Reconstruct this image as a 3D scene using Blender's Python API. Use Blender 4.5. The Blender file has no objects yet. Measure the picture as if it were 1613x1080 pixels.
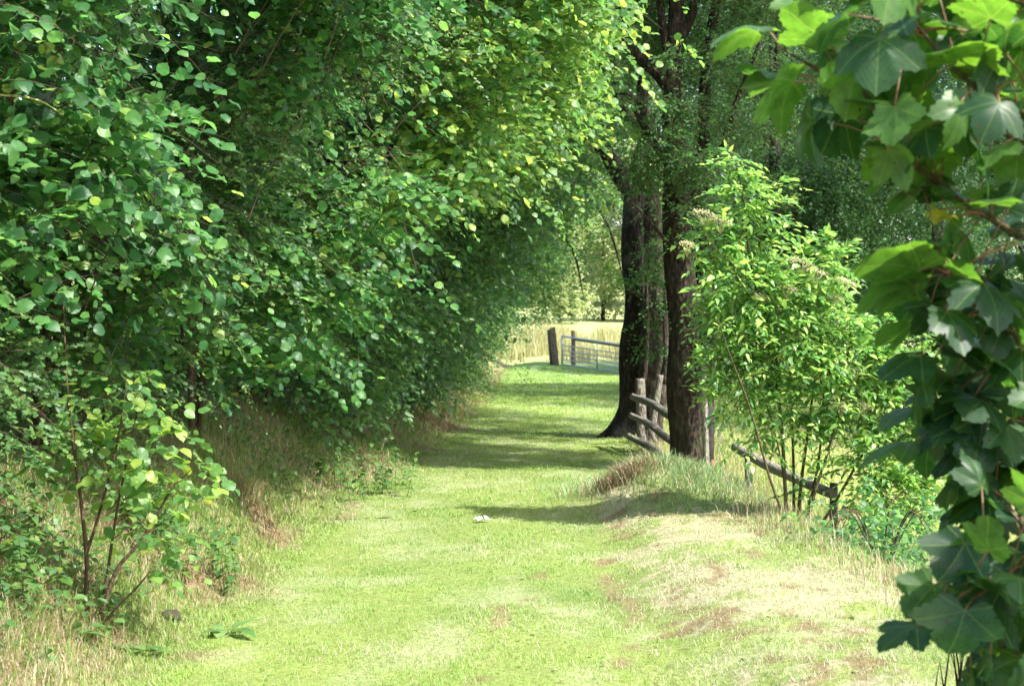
import bpy, math
import numpy as np

# ------------------------------------------------------------------ camera, world, sun, exposure
C = bpy.context.scene
COL = C.collection
F = 2480.0            # focal length in photo pixels (photo 1613 wide)
EYE = 1.6
HOR = 500.0           # image row of the horizon

cam_d = bpy.data.cameras.new("camera")
cam_d.sensor_width = 36.0
cam_d.lens = 36.0 * F / 1613.0
cam_d.shift_y = -(540.0 - HOR) / 1613.0
cam_d.clip_start = 0.1
cam_d.clip_end = 2000.0
cam_d.dof.use_dof = True
cam_d.dof.focus_distance = 9.0
cam_d.dof.aperture_fstop = 6.3
cam = bpy.data.objects.new("camera", cam_d)
cam.location = (0, 0, EYE)
cam.rotation_euler = (math.radians(90), 0, 0)
COL.objects.link(cam)
C.camera = cam

SUN_EL = math.radians(50)
SUN_AZ = (0.84, -0.54)                       # horizontal direction towards the sun
SUN_ROT = math.atan2(SUN_AZ[0], SUN_AZ[1])
w = bpy.data.worlds.new("World")
C.world = w
w.use_nodes = True
nt = w.node_tree
bg = nt.nodes["Background"]
sky = nt.nodes.new("ShaderNodeTexSky")
sky.sky_type = 'NISHITA'
sky.sun_disc = False
sky.sun_elevation = SUN_EL
sky.sun_rotation = SUN_ROT
sky.air_density = 1.0
sky.dust_density = 2.5
nt.links.new(sky.outputs[0], bg.inputs[0])
bg.inputs[1].default_value = 0.15

sun_d = bpy.data.lights.new("sun", 'SUN')
sun_d.energy = 3.9
sun_d.angle = math.radians(0.53)
sun_d.color = (1.0, 0.965, 0.89)
sun = bpy.data.objects.new("sun", sun_d)
COL.objects.link(sun)
from mathutils import Vector
sv = Vector((SUN_AZ[0] * math.cos(SUN_EL), SUN_AZ[1] * math.cos(SUN_EL), math.sin(SUN_EL)))
sun.rotation_euler = sv.to_track_quat('Z', 'Y').to_euler()

C.view_settings.view_transform = 'Standard'
C.view_settings.look = 'None'
C.view_settings.exposure = 1.75
C.view_settings.gamma = 1.0
C.render.engine = 'CYCLES'
C.cycles.max_bounces = 8
C.cycles.diffuse_bounces = 4
C.cycles.transmission_bounces = 5
C.cycles.glossy_bounces = 2
C.cycles.sample_clamp_indirect = 4.0
C.cycles.use_denoising = True

# ------------------------------------------------------------------ numeric helpers
def at(px, py, Y):
    """world point seen at photo pixel (px, py) and at distance Y along the lane"""
    return np.array([(px - 806.5) / F * Y, Y, EYE - (py - HOR) / F * Y])

def _hash(ix, iy, iz, seed):
    h = (ix.astype(np.int64) * 374761393 + iy.astype(np.int64) * 668265263 + iz.astype(np.int64) * 2147483647 + seed * 1274126177) & 0xffffffff
    h = ((h ^ (h >> 13)) * 1274126177) & 0xffffffff
    h = ((h ^ (h >> 16)) * 2246822519) & 0xffffffff
    h = h ^ (h >> 15)
    return (h & 0xffffff) / float(0xffffff)

def noise3(x, y, z, seed=0):
    x, y, z = np.broadcast_arrays(np.asarray(x, float), np.asarray(y, float), np.asarray(z, float))
    ix, iy, iz = np.floor(x), np.floor(y), np.floor(z)
    fx, fy, fz = x - ix, y - iy, z - iz
    fx, fy, fz = [f * f * (3 - 2 * f) for f in (fx, fy, fz)]
    out = 0
    for a in (0, 1):
        for b in (0, 1):
            for c in (0, 1):
                wgt = (fx if a else 1 - fx) * (fy if b else 1 - fy) * (fz if c else 1 - fz)
                out = out + wgt * _hash(ix + a, iy + b, iz + c, seed)
    return out

def noise2(x, y, seed=0):
    return noise3(x, y, np.zeros_like(np.asarray(x, float)), seed)

def fbm2(x, y, seed=0, o=3):
    s, a, t = 0, 0.5, 0
    for i in range(o):
        s = s + a * noise2(x * 2 ** i, y * 2 ** i, seed + i)
        t += a
        a *= .5
    return s / t

def S(x, a, b):
    t = np.clip((x - a) / (b - a), 0, 1)
    return t * t * (3 - 2 * t)

def unit(v):
    return v / np.maximum(np.linalg.norm(v, axis=-1, keepdims=True), 1e-9)

# ------------------------------------------------------------------ terrain
def xl(y):   # left edge of the mown lane
    return np.interp(y, [0, 7, 10, 13.7, 18, 23, 30, 44, 60], [-1.6, -1.55, -1.48, -1.36, -1.0, -.62, -.4, -.1, .3])

def xr(y):   # right edge
    return np.interp(y, [0, 7, 8.6, 11, 13, 15, 18, 20, 24, 30, 44, 60], [2.35, 2.3, 2.2, 1.95, 1.8, 1.6, 1.5, 1.55, 1.9, 3.0, 5.0, 6])

def H(x, y):
    x = np.asarray(x, float); y = np.asarray(y, float)
    dl = xl(y) - x
    fade = 1 - S(y, 46, 60)
    h = (.82 * S(dl, .05, 1.5) + .4 * S(dl, 1.5, 3.5)) * fade
    dr = x - xr(y)
    h = h - (.45 * S(dr, .0, 1.1) + .5 * S(dr, .8, 5)) * (1 - S(y, 24, 34))
    h = h + .24 * np.exp(-((x - 1.15) / .55) ** 2 - ((y - 13.5) / .55) ** 2) * 1.0
    h = h + .10 * np.exp(-((x - 1.75) / .45) ** 2 - ((y - 14.2) / .9) ** 2)
    h = h + .22 * np.exp(-((x - .9) / 1.0) ** 2 - ((y - 49) / 2.5) ** 2)          # bank by the gate post
    h = h + .10 * S(x, .55, 1.25) * (1 - S(dr, -.2, .9)) * (1 - S(y, 13.2, 14.6))
    far = np.maximum(0, y - 56)
    h = h + .042 * far * S(far, 0, 12)
    edge = S(np.abs(dl) , 0, 1.0)
    h = h + (fbm2(x * 1.2, y * 1.2, 3) - .5) * (.05 + .16 * S(dl, .1, .8)) + (fbm2(x * 5, y * 5, 9) - .5) * (.022 + .05 * S(x, .5, 1.1) * (1 - S(y, 13, 14.5)) + .07 * S(dl, .1, .6) + .05 * S(dr, -.8, .3))
    return h

# ------------------------------------------------------------------ object helpers
def tag(o, label=None, cat=None, group=None, kind=None):
    if label: o['label'] = label
    if cat: o['category'] = cat
    if group: o['group'] = group
    if kind: o['kind'] = kind
    return o

def thing(name, label, cat, loc=(0, 0, 0), group=None):
    o = bpy.data.objects.new(name, None)
    o.empty_display_size = .2
    COL.objects.link(o)
    o.location = [float(v) for v in loc]
    return tag(o, label, cat, group)

def raw_mesh(name, V, faces, mat, smooth=True, attrs=None, colors=None):
    """faces: list of (F,k) int arrays with k = 3 or 4"""
    me = bpy.data.meshes.new(name)
    V = np.ascontiguousarray(V, dtype=np.float32)
    me.vertices.add(len(V))
    me.vertices.foreach_set("co", V.ravel())
    faces = [np.asarray(f, np.int32) for f in faces if len(f)]
    nl = sum(f.size for f in faces)
    nf = sum(len(f) for f in faces)
    me.loops.add(nl)
    me.loops.foreach_set("vertex_index", np.concatenate([f.ravel() for f in faces]))
    me.polygons.add(nf)
    st, off = [], 0
    for f in faces:
        st.append(off + np.arange(len(f), dtype=np.int32) * f.shape[1])
        off += f.size
    me.polygons.foreach_set("loop_start", np.concatenate(st))
    me.polygons.foreach_set("use_smooth", np.full(nf, smooth, dtype=bool))
    for k, arr in (attrs or {}).items():
        arr = np.asarray(arr, np.float32)
        if arr.ndim == 1:
            a = me.attributes.new(k, 'FLOAT', 'POINT'); a.data.foreach_set("value", arr)
        else:
            a = me.attributes.new(k, 'FLOAT_VECTOR', 'POINT'); a.data.foreach_set("vector", arr.ravel())
    if colors is not None:
        a = me.color_attributes.new("col", 'FLOAT_COLOR', 'POINT')
        c4 = np.ones((len(V), 4), np.float32); c4[:, :3] = colors
        a.data.foreach_set("color", c4.ravel())
    me.update(calc_edges=True)
    if mat is not None:
        me.materials.append(mat)
    return me

def link(name, me, parent=None):
    o = bpy.data.objects.new(name, me)
    COL.objects.link(o)
    if parent is not None:
        o.parent = parent
        o.location = [-v for v in parent.location]      # mesh data are in world coordinates
    return o

def tube(pts, rad, sides=8, lump=0.0, seed=0, res=None, cap=True):
    """a smooth tapered tube through points; returns V, [quads, tris]"""
    pts = np.asarray(pts, float); rad = np.asarray(rad, float)
    if res and len(pts) > 2:                     # Catmull-Rom resample
        n = len(pts)
        ext = np.vstack([2 * pts[0] - pts[1], pts, 2 * pts[-1] - pts[-2]])
        ts = np.linspace(0, n - 1, res)
        i = np.minimum(ts.astype(int), n - 2); f = (ts - i)[:, None]
        p0, p1, p2, p3 = ext[i], ext[i + 1], ext[i + 2], ext[i + 3]
        P = .5 * (2 * p1 + (p2 - p0) * f + (2 * p0 - 5 * p1 + 4 * p2 - p3) * f ** 2 + (3 * p1 - p0 - 3 * p2 + p3) * f ** 3)
        rad = np.interp(ts, np.arange(n), rad)
        pts = P
    n = len(pts)
    T = unit(np.gradient(pts, axis=0))
    ref = np.array([0, 1, 0.]) if abs(T[0][2]) > .8 else np.array([0, 0, 1.])
    U = np.zeros_like(pts)
    u = unit(ref - T[0] * np.dot(ref, T[0]))
    for k in range(n):
        u = unit(u - T[k] * np.dot(u, T[k]))
        U[k] = u
    W = np.cross(T, U)
    a = np.arange(sides) / sides * 2 * np.pi
    r = rad[:, None] * np.ones(sides)
    if lump:
        L = np.cumsum(np.r_[0, np.linalg.norm(np.diff(pts, axis=0), axis=1)])
        q = noise3(np.cos(a)[None] * 1.6 + 5, np.sin(a)[None] * 1.6 + 5, L[:, None] * 1.6, seed) - .5
        q2 = noise3(np.cos(a)[None] * 4 + 5, np.sin(a)[None] * 4 + 5, L[:, None] * 2.0, seed + 1) - .5
        r = r * (1 + lump * (q * 1.4 + q2 * .8))
    V = pts[:, None] + r[..., None] * (np.cos(a)[None, :, None] * U[:, None] + np.sin(a)[None, :, None] * W[:, None])
    V = V.reshape(-1, 3)
    i = np.arange(n - 1)[:, None] * sides; j = np.arange(sides)[None]; j2 = (j + 1) % sides
    Q = np.stack([i + j, i + j2, i + sides + j2, i + sides + j], -1).reshape(-1, 4)
    faces = [Q]
    if cap:
        V = np.vstack([V, pts[-1:], pts[:1]])
        e = (n - 1) * sides; c = len(V) - 2
        jj = np.arange(sides)
        faces.append(np.vstack([np.stack([e + jj, e + (jj + 1) % sides, np.full(sides, c)], -1),
                                np.stack([(jj + 1) % sides, jj, np.full(sides, c + 1)], -1)]))
    return V, faces

def merge(parts):
    Vs, q, t, off = [], [], [], 0
    for V, fs in parts:
        for f in fs:
            (q if f.shape[1] == 4 else t).append(np.asarray(f) + off)
        Vs.append(V); off += len(V)
    out = []
    if q: out.append(np.vstack(q))
    if t: out.append(np.vstack(t))
    return np.vstack(Vs), out

def tube_obj(name, pts, rad, mat, parent=None, sides=8, lump=0, seed=0, res=None):
    V, f = tube(pts, rad, sides, lump, seed, res)
    return link(name, raw_mesh(name, V, f, mat), parent)

def twigs(P, D, L, droop, r0, segs=3):
    """S thin three-sided twigs, all in one array"""
    n = len(P)
    t = np.linspace(0, 1, segs + 1)
    pts = P[:, None] + D[:, None] * (L[:, None] * t)[..., None]
    pts[..., 2] -= (droop * L)[:, None] * t ** 2
    s = unit(np.cross(D, [0, 0, 1.0]) + 1e-6); u = np.cross(s, D)
    a = np.arange(3) / 3 * 2 * np.pi
    r = (np.asarray(r0) * np.ones(n))[:, None] * (1 - .75 * t)
    V = pts[:, :, None] + r[:, :, None, None] * (np.cos(a)[None, None, :, None] * s[:, None, None] + np.sin(a)[None, None, :, None] * u[:, None, None])
    V = V.reshape(-1, 3)
    base = np.arange(n)[:, None, None] * (segs + 1) * 3
    i = np.arange(segs)[None, :, None] * 3; j = np.arange(3)[None, None]; j2 = (j + 1) % 3
    Q = np.stack([base + i + j, base + i + j2, base + i + 3 + j2, base + i + 3 + j], -1).reshape(-1, 4)
    return V, [Q]

# ------------------------------------------------------------------ materials
def mat_new(name):
    m = bpy.data.materials.new(name); m.use_nodes = True
    nt = m.node_tree
    for n in list(nt.nodes): nt.nodes.remove(n)
    return m, nt, nt.nodes, nt.links

def leaf_mat(name, stops, trans, rough=.38, tfac=.4, spec=.5, veins=False):
    m, nt, N, L = mat_new(name)
    out = N.new('ShaderNodeOutputMaterial')
    mix = N.new('ShaderNodeMixShader'); mix.inputs[0].default_value = tfac
    p = N.new('ShaderNodeBsdfPrincipled'); p.inputs['Roughness'].default_value = rough
    p.inputs['Specular IOR Level'].default_value = spec
    tr = N.new('ShaderNodeBsdfTranslucent')
    at_ = N.new('ShaderNodeAttribute'); at_.attribute_name = 'rnd'
    r1 = N.new('ShaderNodeValToRGB'); r2 = N.new('ShaderNodeValToRGB')
    for ramp, k in ((r1, 1.0), (r2, None)):
        cr = ramp.color_ramp
        while len(cr.elements) < len(stops): cr.elements.new(.5)
        for e, (pos, c) in zip(cr.elements, stops):
            e.position = pos
            cc = c if k else tuple(min(1, c[i] * trans[i]) for i in range(3))
            e.color = (*cc, 1)
        L.new(at_.outputs['Fac'], ramp.inputs[0])
    ca, cb = r1.outputs[0], r2.outputs[0]
    if veins:
        geo = N.new('ShaderNodeNewGeometry')
        n1 = N.new('ShaderNodeTexNoise'); n1.inputs['Scale'].default_value = 38; n1.inputs['Detail'].default_value = 5; n1.inputs['Roughness'].default_value = .7
        L.new(geo.outputs['Position'], n1.inputs[0])
        rr = N.new('ShaderNodeValToRGB'); rr.color_ramp.elements[0].position = .3; rr.color_ramp.elements[1].position = .7
        rr.color_ramp.elements[0].color = (.62, .68, .7, 1); rr.color_ramp.elements[1].color = (1.35, 1.25, 1.2, 1)
        L.new(n1.outputs[0], rr.inputs[0])
        vo = N.new('ShaderNodeTexVoronoi'); vo.inputs['Scale'].default_value = 26; L.new(geo.outputs['Position'], vo.inputs[0])
        sp_n = N.new('ShaderNodeMath'); sp_n.operation = 'LESS_THAN'; sp_n.inputs[1].default_value = .1; L.new(vo.outputs['Distance'], sp_n.inputs[0])
        out_c = []
        for c_ in (ca, cb):
            mu = N.new('ShaderNodeMix'); mu.data_type = 'RGBA'; mu.blend_type = 'MULTIPLY'; mu.inputs[0].default_value = 1
            L.new(c_, mu.inputs[6]); L.new(rr.outputs[0], mu.inputs[7])
            br = N.new('ShaderNodeMix'); br.data_type = 'RGBA'
            L.new(sp_n.outputs[0], br.inputs[0]); L.new(mu.outputs[2], br.inputs[6]); br.inputs[7].default_value = (.07, .05, .02, 1)
            out_c.append(br.outputs[2])
        ca, cb = out_c
        lc = N.new('ShaderNodeAttribute'); lc.attribute_name = 'leafco'
        sx = N.new('ShaderNodeSeparateXYZ'); L.new(lc.outputs['Vector'], sx.inputs[0])
        def M(op, a, b=None, c=None):
            n = N.new('ShaderNodeMath'); n.operation = op
            for i, v in enumerate((a, b, c)):
                if v is None: continue
                if isinstance(v, (int, float)): n.inputs[i].default_value = v
                else: L.new(v, n.inputs[i])
            return n.outputs[0]
        th = M('ABSOLUTE', M('ARCTAN2', sx.outputs[1], sx.outputs[0]))
        r = M('SQRT', M('ADD', M('MULTIPLY', sx.outputs[0], sx.outputs[0]), M('MULTIPLY', sx.outputs[1], sx.outputs[1])))
        d = M('MULTIPLY', M('PINGPONG', th, .47), r)
        v1 = M('LESS_THAN', d, .011)
        side = M('LESS_THAN', M('PINGPONG', M('ADD', M('MULTIPLY', d, 1.3), r), .075), .006)
        vv = M('MAXIMUM', v1, M('MULTIPLY', side, .5))
        for which in (0, 1):
            mx = N.new('ShaderNodeMix'); mx.data_type = 'RGBA'
            L.new(M('MULTIPLY', vv, .55), mx.inputs[0])
            L.new(ca if which == 0 else cb, mx.inputs[6])
            mx.inputs[7].default_value = (.16, .24, .06, 1) if which == 0 else (.45, .6, .1, 1)
            if which == 0: ca = mx.outputs[2]
            else: cb = mx.outputs[2]
        bp = N.new('ShaderNodeBump'); bp.inputs['Strength'].default_value = .5; bp.inputs['Distance'].default_value = .004
        L.new(vv, bp.inputs['Height']); L.new(bp.outputs[0], p.inputs['Normal'])
    L.new(ca, p.inputs['Base Color']); L.new(cb, tr.inputs[0])
    L.new(p.outputs[0], mix.inputs[1]); L.new(tr.outputs[0], mix.inputs[2])
    L.new(mix.outputs[0], out.inputs[0])
    return m

def bark_mat(name, c1, c2, c3, scale=6, bump=.6, lichen=.0, lc=(.3, .32, .26)):
    m, nt, N, L = mat_new(name)
    out = N.new('ShaderNodeOutputMaterial'); p = N.new('ShaderNodeBsdfPrincipled')
    p.inputs['Roughness'].default_value = .9; p.inputs['Specular IOR Level'].default_value = .15
    geo = N.new('ShaderNodeNewGeometry')
    mp = N.new('ShaderNodeMapping'); mp.inputs['Scale'].default_value = (scale, scale, scale * .4)
    L.new(geo.outputs['Position'], mp.inputs[0])
    n1 = N.new('ShaderNodeTexNoise'); n1.inputs['Scale'].default_value = 3; n1.inputs['Detail'].default_value = 8; n1.inputs['Roughness'].default_value = .7
    v1 = N.new('ShaderNodeTexVoronoi'); v1.inputs['Scale'].default_value = 3.2
    L.new(mp.outputs[0], n1.inputs[0]); L.new(mp.outputs[0], v1.inputs[0])
    n2 = N.new('ShaderNodeTexNoise'); n2.inputs['Scale'].default_value = 2.2; n2.inputs['Detail'].default_value = 5
    L.new(geo.outputs['Position'], n2.inputs[0])
    r = N.new('ShaderNodeValToRGB')
    cr = r.color_ramp; cr.elements.new(.5)
    for e, (pos, c) in zip(cr.elements, ((.3, c1), (.52, c2), (.72, c3))):
        e.position = pos; e.color = (*c, 1)
    L.new(n1.outputs[0], r.inputs[0])
    mx = N.new('ShaderNodeMix'); mx.data_type = 'RGBA'
    rr = N.new('ShaderNodeValToRGB'); rr.color_ramp.elements[0].position = .62 - lichen * .2; rr.color_ramp.elements[1].position = .7 - lichen * .1
    L.new(n2.outputs[0], rr.inputs[0])
    mm = N.new('ShaderNodeMath'); mm.operation = 'MULTIPLY'; mm.inputs[1].default_value = min(1, lichen)
    L.new(rr.outputs[0], mm.inputs[0]); L.new(mm.outputs[0], mx.inputs[0])
    L.new(r.outputs[0], mx.inputs[6]); mx.inputs[7].default_value = (*lc, 1)
    L.new(mx.outputs[2], p.inputs['Base Color'])
    ad = N.new('ShaderNodeMath'); ad.operation = 'ADD'
    L.new(n1.outputs[0], ad.inputs[0]); L.new(v1.outputs[0], ad.inputs[1])
    b = N.new('ShaderNodeBump'); b.inputs['Strength'].default_value = bump; b.inputs['Distance'].default_value = .03
    L.new(ad.outputs[0], b.inputs['Height']); L.new(b.outputs[0], p.inputs['Normal'])
    L.new(p.outputs[0], out.inputs[0])
    return m

def blade_mat(name, tfac=.35, rough=.5):
    m, nt, N, L = mat_new(name)
    out = N.new('ShaderNodeOutputMaterial'); p = N.new('ShaderNodeBsdfPrincipled')
    p.inputs['Roughness'].default_value = rough; p.inputs['Specular IOR Level'].default_value = .35
    a = N.new('ShaderNodeAttribute'); a.attribute_name = 'col'
    tr = N.new('ShaderNodeBsdfTranslucent'); mix = N.new('ShaderNodeMixShader'); mix.inputs[0].default_value = tfac
    g = N.new('ShaderNodeMix'); g.data_type = 'RGBA'; g.blend_type = 'MULTIPLY'; g.inputs[0].default_value = 1
    g.inputs[7].default_value = (1.5, 1.5, .9, 1)
    L.new(a.outputs['Color'], g.inputs[6])
    L.new(a.outputs['Color'], p.inputs['Base Color']); L.new(g.outputs[2], tr.inputs[0])
    L.new(p.outputs[0], mix.inputs[1]); L.new(tr.outputs[0], mix.inputs[2]); L.new(mix.outputs[0], out.inputs[0])
    return m

def ground_mat(name):
    m, nt, N, L = mat_new(name)
    out = N.new('ShaderNodeOutputMaterial'); p = N.new('ShaderNodeBsdfPrincipled')
    p.inputs['Roughness'].default_value = .95; p.inputs['Specular IOR Level'].default_value = .1
    a = N.new('ShaderNodeAttribute'); a.attribute_name = 'col'
    geo = N.new('ShaderNodeNewGeometry')
    n1 = N.new('ShaderNodeTexNoise'); n1.inputs['Scale'].default_value = 34; n1.inputs['Detail'].default_value = 6; n1.inputs['Roughness'].default_value = .75
    L.new(geo.outputs['Position'], n1.inputs[0])
    r = N.new('ShaderNodeValToRGB'); r.color_ramp.elements[0].position = .3; r.color_ramp.elements[1].position = .72
    r.color_ramp.elements[0].color = (.55, .5, .45, 1); r.color_ramp.elements[1].color = (1.3, 1.3, 1.25, 1)
    L.new(n1.outputs[0], r.inputs[0])
    g = N.new('ShaderNodeMix'); g.data_type = 'RGBA'; g.blend_type = 'MULTIPLY'; g.inputs[0].default_value = 1
    L.new(a.outputs['Color'], g.inputs[6]); L.new(r.outputs[0], g.inputs[7])
    L.new(g.outputs[2], p.inputs['Base Color'])
    b = N.new('ShaderNodeBump'); b.inputs['Strength'].default_value = .8; b.inputs['Distance'].default_value = .02
    L.new(n1.outputs[0], b.inputs['Height']); L.new(b.outputs[0], p.inputs['Normal'])
    L.new(p.outputs[0], out.inputs[0])
    return m

def plain_mat(name, c1, c2, rough=.6, metal=0.0, scale=20):
    m, nt, N, L = mat_new(name)
    out = N.new('ShaderNodeOutputMaterial'); p = N.new('ShaderNodeBsdfPrincipled')
    p.inputs['Roughness'].default_value = rough; p.inputs['Metallic'].default_value = metal
    geo = N.new('ShaderNodeNewGeometry'); n1 = N.new('ShaderNodeTexNoise')
    n1.inputs['Scale'].default_value = scale; n1.inputs['Detail'].default_value = 5
    L.new(geo.outputs['Position'], n1.inputs[0])
    mx = N.new('ShaderNodeMix'); mx.data_type = 'RGBA'
    L.new(n1.outputs[0], mx.inputs[0]); mx.inputs[6].default_value = (*c1, 1); mx.inputs[7].default_value = (*c2, 1)
    L.new(mx.outputs[2], p.inputs['Base Color']); L.new(p.outputs[0], out.inputs[0])
    return m

TR = (3.0, 2.8, 2.2)
M = {}
M['hazel'] = leaf_mat('hazel_leaf', [(0, (.026, .088, .033)), (.45, (.043, .132, .040)), (.8, (.074, .185, .047)), (.96, (.12, .235, .055)), (1, (.20, .28, .06))], TR, .47, .47, .45)
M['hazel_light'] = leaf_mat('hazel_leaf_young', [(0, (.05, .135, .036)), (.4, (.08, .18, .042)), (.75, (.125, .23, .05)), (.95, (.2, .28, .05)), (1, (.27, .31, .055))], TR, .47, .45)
M['hawthorn'] = leaf_mat('hawthorn_leaf', [(0, (.042, .105, .034)), (.5, (.06, .135, .038)), (.9, (.09, .175, .04)), (1, (.14, .2, .045))], TR, .5, .35, .4)
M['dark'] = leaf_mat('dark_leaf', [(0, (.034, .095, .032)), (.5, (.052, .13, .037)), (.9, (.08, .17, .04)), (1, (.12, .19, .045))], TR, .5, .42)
M['maple'] = leaf_mat('maple_leaf', [(0, (.034, .098, .032)), (.5, (.05, .13, .038)), (.9, (.075, .165, .042)), (1, (.12, .19, .045))], TR, .55, .35, .25)
M['elder'] = leaf_mat('elder_leaf', [(0, (.06, .16, .055)), (.35, (.11, .24, .065)), (.6, (.17, .32, .075)), (.85, (.25, .39, .095)), (1, (.33, .44, .12))], (2.5, 2.4, 1.8), .38, .45)
M['sycamore'] = leaf_mat('sycamore_leaf', [(0, (.010, .040, .020)), (.4, (.018, .060, .022)), (.9, (.055, .13, .028)), (1, (.30, .26, .04))], (4.6, 4.2, 1.2), .44, .42, .4, veins=True)  # low stops darkened for shaded leaves, higher stops for sunlit ones
M['pale'] = leaf_mat('pale_leaf', [(0, (.24, .30, .12)), (.5, (.32, .38, .17)), (1, (.42, .45, .22))], (1.5, 1.5, 1.4), .5, .4)
M['thorn'] = leaf_mat('thorn_leaf_shaded', [(0, (.020, .058, .024)), (.5, (.03, .08, .028)), (.9, (.05, .105, .03)), (1, (.09, .12, .035))], TR, .55, .35, .25)  # darker copy of the maple leaf, canopy shade put into its colour
M['wood'] = leaf_mat('far_leaf', [(0, (.026, .075, .026)), (.6, (.042, .105, .03)), (1, (.08, .15, .04))], (2.6, 2.6, 1.5), .5, .35)
M['dock'] = leaf_mat('dock_leaf', [(0, (.09, .19, .06)), (1, (.18, .28, .10))], (2, 2, 1.2), .3, .35)
M['bark_dark'] = bark_mat('bark_dark', (.006, .005, .0045), (.03, .025, .021), (.11, .092, .075), 7, 1.0, .45, (.15, .15, .125))
M['bark_ridge_shaded'] = bark_mat('bark_ridge_shaded', (.006, .0045, .004), (.03, .022, .016), (.10, .075, .052), 8, 1.0, .3, (.07, .08, .035))  # bark tones darkened to carry the crown's shade on the trunk
M['bark_dead'] = bark_mat('bark_dead', (.016, .012, .009), (.05, .039, .03), (.12, .10, .082), 7, 1.0, .4, (.22, .22, .19))
M['stem'] = bark_mat('stem_bark', (.04, .026, .017), (.09, .06, .04), (.15, .10, .07), 20, .4)
M['stem_green'] = bark_mat('stem_green', (.035, .03, .015), (.08, .07, .035), (.13, .12, .06), 20, .4)
M['petiole'] = plain_mat('petiole_red', (.17, .05, .03), (.20, .13, .05), .5)
M['twig'] = plain_mat('twig_brown', (.05, .035, .02), (.10, .07, .045), .8)
M['log'] = bark_mat('log_rail', (.12, .105, .085), (.24, .215, .18), (.36, .335, .295), 12, .7, .5, (.2, .23, .14))
M['post'] = bark_mat('post_wood', (.06, .05, .04), (.17, .15, .125), (.32, .295, .26), 11, .9, .5, (.2, .23, .15))
M['gatepost'] = bark_mat('gatepost_wood', (.05, .04, .03), (.12, .10, .075), (.2, .17, .13), 9, .6)
M['galv'] = plain_mat('galvanised', (.20, .24, .27), (.32, .36, .39), .5, .5)
M['wire'] = plain_mat('wire', (.10, .11, .11), (.2, .21, .21), .6, .5)
M['blade'] = blade_mat('grass_blade')
M['straw'] = blade_mat('straw_blade', .25, .6)
M['ground'] = ground_mat('ground_soil')
M['flower'] = plain_mat('faded_flower', (.34, .31, .15), (.50, .47, .27), .9, 0, 60)
M['soil'] = plain_mat('soil', (.018, .014, .010), (.05, .038, .026), .95, 0, 30)
M['brick'] = plain_mat('red_stone', (.16, .055, .04), (.28, .12, .09), .9, 0, 25)
M['pale_litter'] = plain_mat('pale_litter', (.45, .43, .38), (.7, .68, .62), .8, 0, 30)

# ------------------------------------------------------------------ leaf templates: V(K,3) x along, y across, z normal
def tpl_hazel(curl=.25, fold=.2):
    P = [(0, 0), (.4, 0), (.75, 0), (1.02, 0), (.08, .26), (.42, .43), (.76, .33), (.08, -.26), (.42, -.43), (.76, -.33)]
    V = np.array([(x, y, fold * abs(y) - curl * (x - .2) ** 2) for x, y in P])
    q = np.array([(1, 5, 6, 2)[::-1], (1, 2, 9, 8)[::-1]])
    t = np.array([(0, 1, 4), (4, 1, 5), (2, 6, 3), (0, 7, 1), (7, 8, 1), (2, 3, 9)])[:, ::-1]
    return V, [q, t]

def tpl_hazel_fine(curl=.25, fold=.06, wave=.03):
    half = [(.0, .10), (.10, .27), (.27, .40), (.36, .40), (.48, .455), (.60, .41), (.68, .42), (.80, .28), (.86, .27), (.94, .10)]
    out = [(.03, 0)] + half + [(1.04, 0)] + [(x, -y) for x, y in half[::-1]]
    out = np.array(out); c = np.array([.45, 0])
    P = np.vstack([c[None], c + (out - c) * .55, out])
    x, y = P[:, 0], P[:, 1]
    z = fold * np.abs(y) - curl * (x - .2) ** 2 + wave * np.sin(9 * x + 4 * np.abs(y)) * np.abs(y) * 3
    n = len(out); j = np.arange(n); j2 = (j + 1) % n
    return np.c_[P, z], [np.stack([1 + j, 1 + n + j, 1 + n + j2, 1 + j2], -1), np.stack([np.zeros(n, int), 1 + j, 1 + j2], -1)]

def tpl_haw(fold=.25):
    P = [(0, 0), (.55, 0), (1, .02), (.38, .36), (.62, .2), (.82, .34), (.38, -.36), (.62, -.2), (.82, -.34)]
    V = np.array([(x, y, fold * abs(y) - .15 * x * x) for x, y in P])
    t = np.array([(0, 3, 1), (3, 4, 1), (4, 5, 1), (1, 5, 2), (0, 1, 6), (6, 1, 7), (7, 1, 8), (1, 2, 8)])
    return V, [t]

def tpl_lance(wd=.2, curl=.2, fold=.3):
    P = [(0, 0), (.33, 0), (.7, 0), (1, 0), (.3, wd), (.68, wd * .78), (.3, -wd), (.68, -wd * .78)]
    V = np.array([(x, y, fold * abs(y) - curl * x * x) for x, y in P])
    q = np.array([(1, 2, 5, 4), (1, 6, 7, 2)])
    t = np.array([(0, 1, 4), (2, 3, 5), (0, 6, 1), (2, 7, 3)])
    return V, [q, t]

def tpl_diamond(wd=.36, fold=.3):
    P = [(0, 0), (.45, wd), (1, 0), (.45, -wd), (.5, 0)]
    V = np.array([(x, y, fold * abs(y) - .12 * x * x) for x, y in P])
    t = np.array([(0, 4, 1), (4, 2, 1), (0, 3, 4), (3, 2, 4)])
    return V, [t]

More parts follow.
